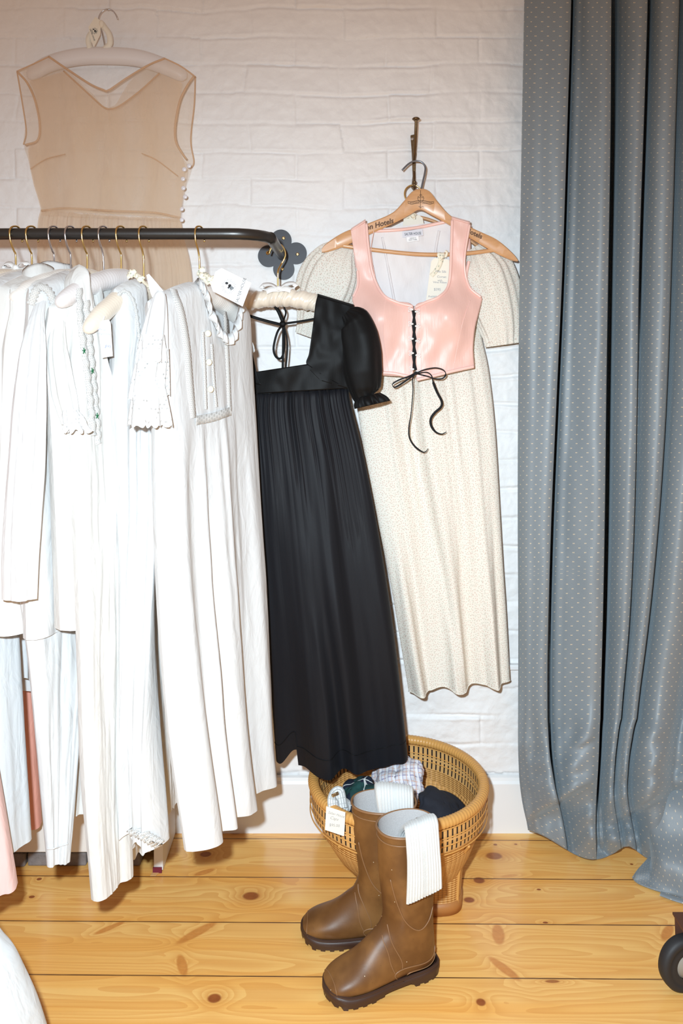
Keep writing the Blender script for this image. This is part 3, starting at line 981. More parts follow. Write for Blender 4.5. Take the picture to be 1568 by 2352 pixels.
# ---- A: the eyelet-sleeved gown (front of the row)
def gown_A():
    c, U = hang['A']
    t = thing('nightgown', 'white gown with ruffled eyelet sleeves, lace panels and cream buttons, beside the black dress', 'nightgown', c, 'white garments on the rail')
    near = px_edge([(338, 690), (352, 800), (356, 1000), (362, 1300), (385, 1650), (428, 1956)], 1.425, 1.42)
    far = px_edge([(566, 716), (572, 850), (585, 1050), (606, 1400), (612, 1650), (622, 1772)], 1.71, 1.715)
    top = shoulder_top(c, 0.168, 0.050, 0.022)
    hz = P(428, 1956, 1.42).z; hf = P(622, 1768, 1.715).z
    S_ = Sheet(near, far, top, hz, hf, thick=(0.027, 0.020), neck=[(0.38, 0.80, 0.108, 0.016, 2.2)],
               pleats=[(-26, 0.5, 0.004, 0.003, 0.22, 1.0), (-12, 2.0, 0.002, 0.010, 0.22, 1.0)], wr=0.0022,
               lobes=[(.10, .10, .036), (.31, .045, .026), (.50, .085, .032), (.86, .095, .026)], seed=2, R=90, C=90)
    mb = MB(); S_.add(mb)
    mb.build('gown_body', M['linen'], t)
    # lace panels down the yoke
    for pts, w in (([(398, 664), (416, 720), (428, 790), (434, 860), (442, 960)], 0.016), ([(516, 700), (520, 780), (524, 860), (527, 944)], 0.010),
                   ([(466, 762), (470, 850), (473, 940)], 0.007), ([(486, 790), (491, 870), (497, 935)], 0.007)):
        mb = MB(); mb.ribbon(S_.path(pts, 0.0035), w, (0.75, -0.66, 0))
        mb.build('lace_strip', M['lace'], t, label='narrow openwork lace strip')
    mb = MB(); mb.ribbon(S_.path([(450, 966), (490, 958), (530, 944)], 0.0045), 0.017, (0.75, -0.66, 0)); mb.build('lace_band', M['lace_open'], t, label='lattice lace band across the yoke')
    for px, py in ((478, 766), (480, 832), (484, 894)):
        mb = MB(); p = S_.on(px, py, 0.006)
        Mr = Matrix.Rotation(math.radians(38), 4, 'Z')
        mb.lathe([(0.0001, -0.002), (0.004, -0.0022), (0.0062, -0.001), (0.0062, 0.002), (0.0001, 0.002)], p, 'Y', 18, M=Mr)
        mb.build('button', M['bone'], t, label='round cream button')
    # ruffled collar following the neck edge
    fr = S_.front[0]; C = fr.shape[0]
    i0, i1 = int(.385 * C), int(.80 * C)
    q = spline(fr[i0:i1], 260)
    a = np.linspace(0, 1, 260)
    per = np.array((0.75, -0.66, 0))
    ruff = 0.0035 * np.sin(a * 95 + 2 * np.sin(a * 13)) + 0.0035 * np.sin(a * 41 + 1)
    out = q + np.array((0, 0, 0.008)) + per * (0.009 + ruff)[:, None]
    low = q + np.array((0, 0, -0.014)) + per * (0.013 + ruff * 1.4)[:, None]
    mb = MB(); mb.grid(np.stack([q + per * .002, out, (out + low) / 2 + per * .003, low], 0)); mb.build('ruffle_collar', M['linen'], t, thick=0.0012)
    # near sleeve: shoulder cap and three scalloped eyelet tiers
    def tier(y0, y1, r0, r1, cx0, cx1, dd, ph, scal, name, mat, rows=16, asp=0.72):
        a = np.linspace(0, 2 * math.pi, 96, endpoint=False)
        rings = []
        for k, s in enumerate(np.linspace(0, 1, rows)):
            py = y0 + (y1 - y0) * s
            cc = P(cx0 + (cx1 - cx0) * s, py, dd)
            r = (r0 + (r1 - r0) * s ** (0.45 if name == 'sleeve_cap' else 0.8)) / F * dd
            fl = 1 + 0.17 * s * np.sin(a * 6 + ph) + 0.06 * s * np.sin(a * 11 + ph * 2)
            zz = -scal * s ** 4 * (0.5 + 0.5 * np.abs(np.sin(a * 9 + ph)))
            rings.append(np.stack([cc.x + r * fl * np.cos(a), cc.y + r * asp * fl * np.sin(a), cc.z + zz], -1))
        mb = MB(); mb.grid(np.array(rings), closed=True)
        return mb.build(name, M[mat], t)
    tier(668, 806, 5, 31, 368, 349, 1.416, 0.3, 0.002, 'sleeve_cap', 'linen', 30)
    tier(768, 824, 27, 31, 350, 347, 1.398, 0.3, 0.007, 'sleeve_ruffle', 'eyelet')
    tier(795, 905, 27, 33, 346, 333, 1.400, 1.7, 0.010, 'sleeve_ruffle', 'eyelet')
    tier(800, 900, 22, 24, 366, 362, 1.408, 0.9, 0.008, 'sleeve_ruffle', 'eyelet')
    tier(850, 965, 30, 47, 342, 346, 1.404, 2.9, 0.012, 'sleeve_ruffle', 'eyelet')
    # far sleeve edge peeping past the shoulder
    mb = MB()
    g = []
    for s in np.linspace(0, 1, 14):
        xa = 558 + 6 * s; xb = 562 + 22 * s + 2 * math.sin(s * 9)
        g.append([P(xa + (xb - xa) * q, 725 + 80 * s + 5 * math.sin(q * 9) * s, 1.712 + 0.02 * math.sin(q * 3.1)) for q in np.linspace(0, 1, 10)])
    mb.grid(np.array(g)); mb.build('sleeve', M['eyelet'], t, thick=0.001)
    return S_
SA = gown_A()

def plain(key, name, label, cat, near, dn, hem_n, width=(0.115, 0.285), width1=None, top_kw=None, neck=None, thick=(0.027, 0.03), folds=FOLDS_LONG, mat='cotton',
          seed=1, hem_df=0.0, wr=0.003, hw=0.0, half=None):
    c, U = hang[key]
    t = thing(name, label, cat, c, 'white garments on the rail')
    N_ = px_edge(near, *dn) if isinstance(dn, tuple) else px_edge(near, dn)
    F_ = [p + Vector((*w, 0)) for p, w in zip(N_, width)] if isinstance(width, list) else shifted(N_, width, width1)
    kw = dict(drop=0.050, lift=0.022); kw.update(top_kw or {})
    top = shoulder_top(c, 0.165, kw['drop'], kw['lift'], kw.get('narrow', 1.0))
    hz = P(near[-1][0], hem_n, dn[1] if isinstance(dn, tuple) else dn).z
    S_ = Sheet(N_, F_, top, hz, hz + hem_df, thick=thick, neck=neck, pleats=folds, wr=wr, seed=seed, hem_wave=hw)
    mb = MB(); S_.add(mb)
    mb.build('gown_body' if 'gown' in name or 'slip' in name else 'blouse_body', M[mat], t)
    return t, S_

# ---- B: sleeveless gown with scalloped armhole
tB, SB = plain('B', 'nightgown', 'white sleeveless gown with scalloped armhole edge and deep V neck, lace at hem', 'nightgown',
               [(262, 690), (266, 760), (258, 960), (268, 1200), (274, 1480), (284, 1700), (298, 1905)], (1.49, 1.475), 1900,
               width=(0.055, 0.12), width1=(0.068, -0.050), hem_df=-0.004, top_kw=dict(narrow=0.45, drop=0.10, lift=0.022), neck=[(0.45, 0.9, 0.20, 0.05, 1.2)],
               folds=[(-8, 1.0, 0.0, 0.014, 0.08, 0.9), (-18, 0.4, 0.003, 0.004, 0.05, 1.0)], mat='cotton', seed=3, hw=0.010)
mb = MB()
q = SB.path([(262, 690), (285, 668), (306, 690), (316, 740), (322, 800)], 0.004, 60)
mb.ribbon([p + Vector((0.001, 0, 0)) * 0 for p in q], [0.006 + 0.002 * math.sin(i * 1.3) for i in range(60)], (0.5, -0.8, 0.1)); mb.build('scalloped_edging', M['lace'], tB)
mb = MB(); q = SB.path([(300, 1900), (322, 1908), (345, 1922), (368, 1934)], 0.003, 60)
mb.ribbon([p + Vector((0, 0, -0.004 + 0.003 * math.sin(i * .9))) for i, p in enumerate(q)], 0.016, (0.6, -0.8, 0)); mb.build('lace_hem', M['lace'], tB)

# ---- C: lace-fronted gown with green knots, lowest hem
tC, SC = plain('C', 'nightgown', 'long white gown with crinkled lace front and green ribbon knots, lowest hem of the row', 'nightgown',
               [(164, 652), (168, 720), (164, 840), (160, 1000), (170, 1150), (183, 1450), (190, 1700), (199, 1880), (215, 2072)], (1.455, 1.39), 2070,
               width=[(.024, .050), (.028, .058), (.05, .10), (.062, .13), (.062, .13), (.055, .11), (.05, .10), (.045, .09), (.040, .082)], top_kw=dict(narrow=0.6, drop=0.08, lift=0.022), neck=[(0.35, 0.95, 0.22, 0.05, 1.3)],
               folds=[(-5, 0.2, 0.0, 0.012, 0.12, 0.9), (-22, 1.3, 0.005, 0.0008, 0.08, 1.0)], mat='cotton_warm', seed=4, thick=(.027, .018))
for k, pts in enumerate(([(182, 662), (186, 740), (194, 806), (206, 900), (215, 1000)], [(198, 690), (204, 760), (213, 852), (222, 955), (226, 1020)])):
    mb = MB(); q = SC.path(pts, 0.005, 70)
    mb.ribbon([p + Vector((0.0012 * math.sin(i * 1.1), 0, 0)) for i, p in enumerate(q)], 0.012, (0.7, -0.7, 0)); mb.build('lace_strip', M['lace'], tC)
for px, py in ((194, 806), (213, 852), (224, 955)):
    mb = MB(); p = SC.on(px, py, 0.009)
    for k in range(5):
        a = k * 1.256 + px
        e = p + Vector((0.003 * math.cos(a), -0.002, 0.0055 * math.sin(a)))
        mb.tube([p, (p + e) / 2 + Vector((0, -0.002, 0)), e], 0.0008, 6)
    mb.blob(p, 0.0016, 8, 6)
    mb.build('green_knot', M['green'], tC, label='tiny dark green thread knot')
# short ruffled sleeve of C
def sleeve(mb, cpx, radii, dd, ph=0.0, asp=0.6, waves=7, amp=0.08, seg=64, ruffle=0.0):
    q = spline([(a, b, e) for (a, b), e in zip(cpx, dd)], 40)
    r = np.interp(np.linspace(0, 1, 40), np.linspace(0, 1, len(radii)), radii)
    a = np.linspace(0, 2 * math.pi, seg, endpoint=False)
    rings = []
    for k in range(40):
        s = k / 39
        cc = P(q[k][0], q[k][1], q[k][2])
        rr = r[k] / F * q[k][2]
        fl = 1 + amp * np.sin(a * waves + ph + 1.5 * s) + amp * .5 * np.sin(a * 13 + ph * 2) + amp * 1.6 * np.sin(a * 2 + 4 * s + ph) * vnoise(a * 1.3 + ph, np.full(seg, s * 3.0), 4) * 2 + amp * 1.2 * np.sin(a * 4 + ph) * sstep(.55, .95, s)
        zz = ruffle * sstep(.9, 1, s) * np.sin(a * 8 + ph)
        rings.append(np.stack([cc.x + rr * fl * np.cos(a), cc.y + rr * asp * fl * np.sin(a), cc.z + zz], -1))
    mb.grid(np.array(rings), closed=True)
mb = MB(); sleeve(mb, [(146, 690), (136, 730), (132, 800), (146, 900), (164, 975)], [6, 17, 25, 27, 21], [1.46, 1.44, 1.43, 1.425, 1.42], 0.4, amp=0.06); mb.build('sleeve', M['cotton_warm'], tC)
mb = MB(); sleeve(mb, [(162, 940), (170, 968), (178, 990)], [17, 24, 28], [1.415, 1.412, 1.41], 1.0, amp=0.12, ruffle=0.004); mb.build('sleeve_ruffle', M['eyelet'], tC)

# ---- D: short blouse
tD, SD = plain('D', 'blouse', 'short white blouse whose straight hem stops above the lowest gown, right of the lace-shouldered blouse', 'blouse',
               [(112, 716), (104, 800), (118, 1000), (132, 1300), (138, 1448)], (1.43, 1.425), 1448,
               width=(0.13, 0.28), folds=[(-9, 0.7, 0.0, 0.018, 0.08, 1.0), (-20, 0.2, 0.003, 0.003, 0.1, 1.0)], mat='cotton_warm', seed=5)
# ---- E: blouse with lace shoulder, long sleeve and pin-tucked cuff
tE, SE = plain('E', 'blouse', 'white blouse with lace-edged shoulder and long gathered sleeve ending in a pin-tucked cuff', 'blouse',
               [(66, 716), (60, 800), (54, 1000), (56, 1250), (60, 1462)], (1.43, 1.425), 1470,
               width=(0.13, 0.28), neck=[(0.30, 0.80, 0.10, 0.02, 2.0)], folds=[(-9, 1.4, 0.0, 0.020, 0.08, 1.0), (-20, 0.5, 0.003, 0.003, 0.1, 1.0)], mat='cotton', seed=6)
mb = MB(); sleeve(mb, [(104, 672), (86, 722), (72, 860), (60, 1050), (48, 1250), (46, 1375)], [7, 29, 38, 41, 40, 36], [1.45, 1.425, 1.405, 1.40, 1.395, 1.39], 0.7, amp=0.075, waves=5)
sl = mb.build('sleeve', M['cotton'], tE)
mb = MB(); sleeve(mb, [(46, 1366), (46, 1400), (47, 1440)], [40, 42, 45], [1.39, 1.388, 1.386], 2.0, amp=0.035, waves=3, ruffle=0.003)
cf = mb.build('cuff', M['cotton'], sl)
mb = MB()
for yy in (1396, 1403, 1410):
    mb.tube([P(46 + 43 * math.cos(a), yy, 1.388 - .6 * 43 / F * 1.39 * math.sin(a)) for a in np.linspace(0.1, 3.0, 24)], 0.0011, 6)
mb.build('pin_tucks', M['cotton'], sl)
mb = MB(); q = SE.path([(70, 700), (86, 662), (108, 664), (122, 690), (126, 720)], 0.006, 60)
mb.ribbon(q, [0.014 + .003 * math.sin(i * 1.4) for i in range(60)], (0.5, -0.8, 0.3)); mb.build('lace_edging', M['lace'], tE)

# ---- F: blouse with stand collar
tF, SF = plain('F', 'blouse', 'white blouse with a tall soft stand collar rising above the hangers', 'blouse',
               [(24, 712), (10, 800), (2, 1000), (-4, 1250), (-8, 1455)], (1.44, 1.43), 1462,
               width=(0.14, 0.29), folds=[(-9, 2.1, 0.0, 0.012, 0.08, 1.0), (-20, 0.1, 0.003, 0.003, 0.1, 1.0)], mat='cotton_warm', seed=7)
def collar(t, cpx, rx, h, dd, mat, ph=0.0):
    a = np.linspace(0, 2 * math.pi, 48, endpoint=False); rings = []
    for s in np.linspace(0, 1, 9):
        cc = P(cpx[0], cpx[1], dd); r = rx / F * dd
        fl = 1 + .06 * np.sin(3 * a + ph) + .10 * math.sin(s * math.pi)
        rings.append(np.stack([cc.x + r * fl * np.cos(a), cc.y + 1.25 * r * fl * np.sin(a), cc.z + h / F * dd * (s - .2) + 0.004 * np.cos(a) - 0.004 * np.sin(2 * a + ph)], -1))
    ins = rings[-1].copy(); ins[:, 2] -= 0.012
    cin = ins.mean(0); ins = cin + (ins - cin) * .90
    mb = MB(); mb.grid(np.array(rings + [ins]), closed=True); mb.build('collar', M[mat], t)
collar(tF, (86, 668), 33, 66, 1.53, 'cotton_warm', 0.4)
# ---- G, H: long gowns behind the short blouses
tG, SG = plain('G', 'nightgown', 'plain white gown with a folded collar, its hem just right of the narrow gathered hem', 'nightgown',
               [(-5, 716), (10, 900), (50, 1200), (105, 1500), (125, 1780), (143, 1886)], (1.44, 1.50), 1886,
               width=(0.13, 0.28), width1=(0.035, 0.045), thick=(.027, .012), folds=[(-4, 1.0, 0.0, 0.010, 0.1, 1.0)], mat='cotton_warm', seed=8)
collar(tG, (128, 648), 34, 50, 1.585, 'cotton', 2.0)
tH, SH = plain('H', 'nightgown', 'white nightgown with a narrow gathered flounce hanging near the pink garments', 'nightgown',
               [(-50, 716), (-20, 900), (20, 1200), (62, 1480), (84, 1700), (108, 1985)], (1.44, 1.43), 1990,
               width=(0.13, 0.28), width1=(0.033, 0.022), thick=(.027, .010), folds=[(-3, 0.2, 0.0, 0.008, 0.1, 1.0), (-8, .3, 0, 0.002, .3, 1.0)], mat='cotton', seed=9)
mb = MB(); q = SH.path([(108, 1950), (122, 1949), (140, 1943), (156, 1938)], 0.002, 30); mb.tube(q, 0.0012, 8); mb.build('hem_seam', M['cotton'], tH)
# ---- I: cool white pintucked gown at the left edge
tI = thing('nightgown', 'cool white pintucked gown at the left edge, in front of the shaded pink garment', 'nightgown', hang['I'][0], 'white garments on the rail')
farI = px_edge([(30, 700), (28, 1000), (40, 1400), (46, 1520), (60, 1750), (71, 1915)], 1.55, 1.50)
nearI = shifted(farI, (-0.13, -0.16), (-0.15, -0.12))
hzI = P(71, 1916, 1.50).z
SI = Sheet(nearI, farI, shoulder_top(hang['I'][0], .165, .05, .022), hzI - 0.01, hzI, thick=(0.022, 0.03), pleats=[(3, .4, 0, 0.006, .1, 1.0), (14, 0, 0.0006, .0006, .3, 1.0)], wr=.002, seed=10)
mb = MB(); SI.add(mb); mb.build('gown_body', M['cotton_cool'], tI)
# small lace-edged camisole ends behind
tK = thing('camisole', 'small white camisole with frayed edge, its tail hanging in the dark gap at left', 'camisole', P(50, 1500, 1.62), 'white garments on the rail')
ck = Sheet(px_edge([(20, 700), (24, 1000), (34, 1400), (40, 1550)], 1.60), px_edge([(60, 700), (60, 1000), (66, 1400), (70, 1588)], 1.66), lambda S: P(0, 690, 1.6).z + 0 * S,
           P(40, 1556, 1.6).z, P(70, 1588, 1.66).z, thick=(.012, .02), pleats=[(3, .2, 0, .004, .1, 1.0)], wr=.002, seed=11, R=50, C=40)
mb = MB(); ck.add(mb); mb.build('camisole_body', M['cotton_cool'], tK)
# pink garments
tP = thing('nightgown', 'pale pink cotton garment at the left edge, nearest the camera', 'nightgown', P(-60, 700, 1.42), 'pink garments')
farP = px_edge([(-60, 720), (-62, 1000), (-50, 1400), (-12, 1700), (14, 1860), (41, 2026)], 1.44, 1.40)
SP = Sheet(shifted(farP, (-0.14, -0.05)), farP, lambda S: P(0, 700, 1.42).z + 0 * S, P(0, 2070, 1.36).z, P(41, 2027, 1.40).z, thick=(.02, .03), pleats=[(3, 1.0, 0, .006, .1, 1.0)], wr=.003, seed=12)
mb = MB(); SP.add(mb); mb.build('gown_body', M['pinkcloth'], tP)
tR = thing('nightgown', 'pink cotton garment, coloured deeper for the shade, between the cool white gown and the flounced gown', 'nightgown', P(60, 700, 1.74), 'pink garments')
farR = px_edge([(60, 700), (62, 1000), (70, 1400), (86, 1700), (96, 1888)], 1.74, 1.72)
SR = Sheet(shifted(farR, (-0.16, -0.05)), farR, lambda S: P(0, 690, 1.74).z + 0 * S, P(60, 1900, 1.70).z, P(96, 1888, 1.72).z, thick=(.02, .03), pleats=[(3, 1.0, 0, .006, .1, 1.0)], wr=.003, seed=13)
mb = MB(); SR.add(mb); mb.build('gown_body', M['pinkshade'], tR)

# glimpses of two more white gowns deep in the row
tJ = thing('nightgown', 'white gown with a scalloped hem, glimpsed in the gap left of the eyelet-sleeved gown', 'nightgown', P(390, 1300, 1.62), 'white garments on the rail')
SJ = Sheet(px_edge([(352, 760), (352, 1000), (356, 1400), (366, 1880)], 1.62), px_edge([(376, 760), (378, 1000), (384, 1400), (407, 1846)], 1.70), lambda S: P(0, 750, 1.62).z + 0 * S, P(366, 1882, 1.62).z, P(407, 1846, 1.68).z,
           thick=(.008, .010), pleats=[(-6, .2, 0, .006, .1, 1.0)], wr=.002, seed=19, hem_wave=.004)
mb = MB(); SJ.add(mb); mb.build('gown_body', M['cotton_warm'], tJ)
tL = thing('slip', 'white slip whose curved hem shows just beneath the lace-hemmed gown', 'slip', P(320, 1300, 1.60), 'white garments on the rail')
SL = Sheet(px_edge([(270, 760), (270, 1000), (280, 1400), (296, 1968)], 1.585), px_edge([(300, 760), (310, 1000), (330, 1400), (350, 1945)], 1.60), lambda S: P(0, 750, 1.60).z + 0 * S, P(296, 1968, 1.585).z, P(350, 1945, 1.60).z,
           thick=(.008, .010), pleats=[(-6, .6, 0, .006, .1, 1.0)], wr=.002, seed=20, hem_wave=.004)
mb = MB(); SL.add(mb); mb.build('slip_body', M['cotton_warm'], tL)

def quadgrid(rows, depth, C=24, wr=0.0, seed=1, n=40):
    """rows: [(left px, right px)] top to bottom; depth(u, t) -> distance; smooth sheet between two outlines"""
    L = spline([(a[0], a[1], 0) for a, b in rows], n); R_ = spline([(b[0], b[1], 0) for a, b in rows], n)
    g = []
    for i in range(n):
        t = i / (n - 1)
        row = []
        for u in np.linspace(0, 1, C):
            px = L[i][0] * (1 - u) + R_[i][0] * u; py = L[i][1] * (1 - u) + R_[i][1] * u
            row.append(P(px, py, depth(u, t, px, py) + wr * float(vnoise(px / 16.0 + seed, py / 26.0, seed))))
        g.append(row)
    return np.array(g)

# ================================================================== SHEER BEIGE DRESS on the wall
def beige_dress():
    d0 = 1.905
    c = P(245, 130, 1.925)
    # hanger
    t = thing('padded_hanger', 'white brocade padded hanger high on the brick wall inside the sheer beige dress', 'clothes hanger', c)
    q = spline([(62, 178, 1.915), (110, 148, 1.912), (175, 131, 1.91), (245, 128, 1.91), (320, 134, 1.91), (390, 158, 1.912), (428, 180, 1.915)], 80)
    tt = np.linspace(-1, 1, 80)
    r = 0.0205 * np.sqrt(np.clip(1 - np.abs(tt) ** 16, 0.004, 1)) * (1 - .12 * tt ** 2)
    mb = MB(); mb.tube([P(*a) for a in q], list(r), 20, flatdir=(0, 0, 1), flat=(1, 0.75)); mb.build('padded_arm', M['grey_brocade'], t)
    mb = MB()
    hk = [(242, 116), (238, 92), (233, 70), (226, 50), (229, 34), (238, 24), (249, 21), (259, 25), (266, 34), (270, 44)]
    mb.tube(spline([P(a, b, 1.91) for a, b in hk], 40), 0.0016, 8); mb.build('hook', M['chrome'], t)
    mb = MB(); mb.tube([P(248, 22.5, 1.898), P(248, 22.5, 1.945)], 0.0016, 8)
    mb.build('nail', M['chrome'], t)
    mb = MB()
    for pts, w in (([(232, 52), (238, 60), (250, 78), (252, 100), (240, 112)], .013), ([(230, 54), (222, 66), (207, 80), (203, 95), (207, 112)], .013), ([(228, 50), (236, 56), (240, 66)], .012)):
        mb.ribbon(spline([P(a, b, 1.90) for a, b in pts], 24), w, (0.3, -1, 0.1))
    mb.blob(P(233, 55, 1.897), (.006, .006, .009), 10, 8)
    mb.build('ribbon', M['creamcard'], t)
    # dress: one empty, children
    T = thing('dress', 'sheer beige sleeveless dress with V neck hanging high on the wall behind the rail', 'dress', P(245, 300, d0))
    bul = lambda u: 0.035 * math.sin(math.pi * u)
    front_rows = [((112, 130), (112.5, 130)), ((75, 150), (150, 157)), ((80, 225), (207, 193)), ((90, 262), (236, 206)), ((92, 300), (300, 190))]
    # front half panels left and right of the V, then the body
    def dep(u, t, px, py): return 1.895 - 0.022 * math.sin(math.pi * min(1, max(0, (px - 50) / 400))) * min(1, max(0, (py - 130) / 120)) - 0.006 * math.sin(px / 21.0) * min(1, max(0, (py - 230) / 200))
    def depb(u, t, px, py): return 1.928 + 0.003 * math.sin(px / 30.0)
    body = [((88, 268), (408, 268)), ((91, 300), (403, 300)), ((86, 328), (403, 322)), ((64, 336), (414, 352)), ((66, 372), (430, 384)), ((76, 420), (424, 430)), ((88, 460), (418, 470)), ((95, 494), (414, 508))]
    back = [((58, 290), (442, 290)), ((54, 330), (441, 335)), ((66, 372), (442, 380)), ((76, 420), (427, 430)), ((88, 460), (419, 470)), ((95, 484), (414, 500))]
    Lp = [((110, 131), (112, 130)), ((72, 149), (150, 155)), ((50, 160), (180, 176)), ((62, 185), (205, 192)), ((76, 215), (232, 206)), ((84, 245), (247, 216)), ((88, 268), (247, 268))]
    Rp = [((378, 134), (381, 134)), ((340, 150), (415, 152)), ((315, 163), (443, 172)), ((295, 176), (432, 195)), ((262, 202), (417, 222)), ((247, 216), (411, 245)), ((247, 268), (408, 268))]
    Lb = [((110, 131), (112, 130)), ((72, 149), (150, 157)), ((40, 164), (190, 196)), ((44, 190), (215, 218)), ((50, 230), (235, 242)), ((56, 268), (250, 250)), ((58, 290), (250, 290))]
    Rb = [((378, 134), (381, 134)), ((340, 150), (415, 152)), ((300, 185), (448, 174)), ((280, 215), (448, 200)), ((265, 240), (446, 230)), ((250, 250), (443, 268)), ((250, 290), (442, 290))]
    mb = MB()
    mb.grid(quadgrid(Lp, dep, 20)); mb.grid(quadgrid(Rp, dep, 20)); mb.grid(quadgrid(body, dep, 60, wr=.008, n=50))
    mb.build('bodice_front', M['organza'], T)
    mb = MB()
    mb.grid(quadgrid(Lb, depb, 20)); mb.grid(quadgrid(Rb, depb, 20)); mb.grid(quadgrid(back, depb, 40))
    mb.build('bodice_back', M['organza'], T)
    # under-layer with the lower V
    def depl(u, t, px, py): return dep(u, t, px, py) + 0.010
    Ll = [((66, 186), (146, 164)), ((80, 215), (170, 188)), ((84, 245), (215, 228)), ((88, 268), (240, 248)), ((90, 290), (250, 253)), ((92, 300), (252, 300))]
    Rl = [((366, 168), (418, 190)), ((345, 190), (414, 215)), ((300, 222), (409, 245)), ((270, 246), (406, 268)), ((252, 253), (404, 290)), ((252, 300), (403, 300))]
    bl = [((91, 300), (403, 300)), ((86, 328), (403, 322)), ((66, 340), (414, 352)), ((68, 372), (424, 384)), ((78, 420), (420, 430)), ((90, 460), (416, 470)), ((96, 484), (413, 500))]
    mb = MB(); mb.grid(quadgrid(Ll, depl, 16)); mb.grid(quadgrid(Rl, depl, 16)); mb.grid(quadgrid(bl, depl, 40)); mb.build('under_bodice', M['organza_lining'], T, label='denser beige under-layer with a lower V')
    # bindings
    mb = MB()
    def bind(pts, r=.0022, off=0.004, f=dep):
        q = spline([(a, b, 0) for a, b in pts], 60)
        mb.tube([P(a[0], a[1], f(0, 0, a[0], a[1]) - off) for a in q], r, 8)
    bind([(112, 130), (150, 156), (205, 192), (236, 206), (250, 207), (290, 180), (340, 150), (378, 134)], .0024)
    bind([(146, 163), (195, 208), (235, 244), (252, 250), (275, 243), (320, 210), (366, 168)], .0018, .001)
    bind([(112, 130), (72, 149), (38, 164)], .0016); bind([(378, 134), (415, 152), (448, 176)], .0016)
    bind([(40, 165), (62, 190), (80, 230), (91, 285), (86, 322), (58, 333)], .0024)
    bind([(445, 175), (428, 200), (412, 235), (402, 290), (404, 325), (418, 352), (428, 366)], .0024)
    bind([(39, 165), (50, 230), (60, 300), (54, 332)], .0016, 0.0, depb); bind([(448, 175), (446, 240), (438, 320), (445, 370), (440, 385)], .0016, 0.0, depb)
    bind([(70, 388), (105, 366), (150, 354)], .0012); bind([(325, 352), (360, 368), (408, 404)], .0012)
    mb.build('binding', M['organza_edge'], T)
    # buttons down the side
    for px, py in ((434, 381), (423, 389), (420, 411), (421, 432), (425, 452), (417, 480), (417, 505)):
        mb = MB(); p = P(px, py, 1.885); mb.lathe([(.0001, -.0012), (.0046, -.0012), (.0054, 0), (.0046, .0012), (.0001, .0012)], p, 'Y', 14)
        mb.build('button', M['pearl'], T, label='small pearl button')
    # gathered skirt
    near = [P(*a) for a in ((93, 482, 1.90), (86, 520, 1.90), (84, 640, 1.895), (78, 900, 1.89), (70, 1300, 1.89))]
    far = [P(*a) for a in ((415, 499, 1.90), (421, 540, 1.90), (441, 640, 1.895), (450, 900, 1.89), (462, 1300, 1.89))]
    za, zb_ = P(0, 481, 1.90).z, P(0, 500, 1.90).z
    S_ = Sheet(near, far, lambda S: za + (zb_ - za) * S - 0.004 * np.sin(3 * S), P(0, 1250, 1.89).z, P(0, 1250, 1.89).z, thick=(.010, .024),
               pleats=[(-70, .4, .012, .002, -.2, 1.0), (-24, 1.2, 0.010, .014, -.1, .8)], wr=.003, seed=14, R=60, C=150)
    mb = MB(); S_.add(mb); mb.build('skirt', M['organza_lining'], T)
    mb = MB(); q = spline([(95, 484, 0), (150, 478, 0), (250, 484, 0), (350, 488, 0), (414, 500, 0)], 60)
    mb.tube([P(a[0], a[1], 1.872 + .02 * abs(a[0] - 250) / 160) for a in q], .0022, 8); mb.build('waist_seam', M['organza_edge'], T)
beige_dress()

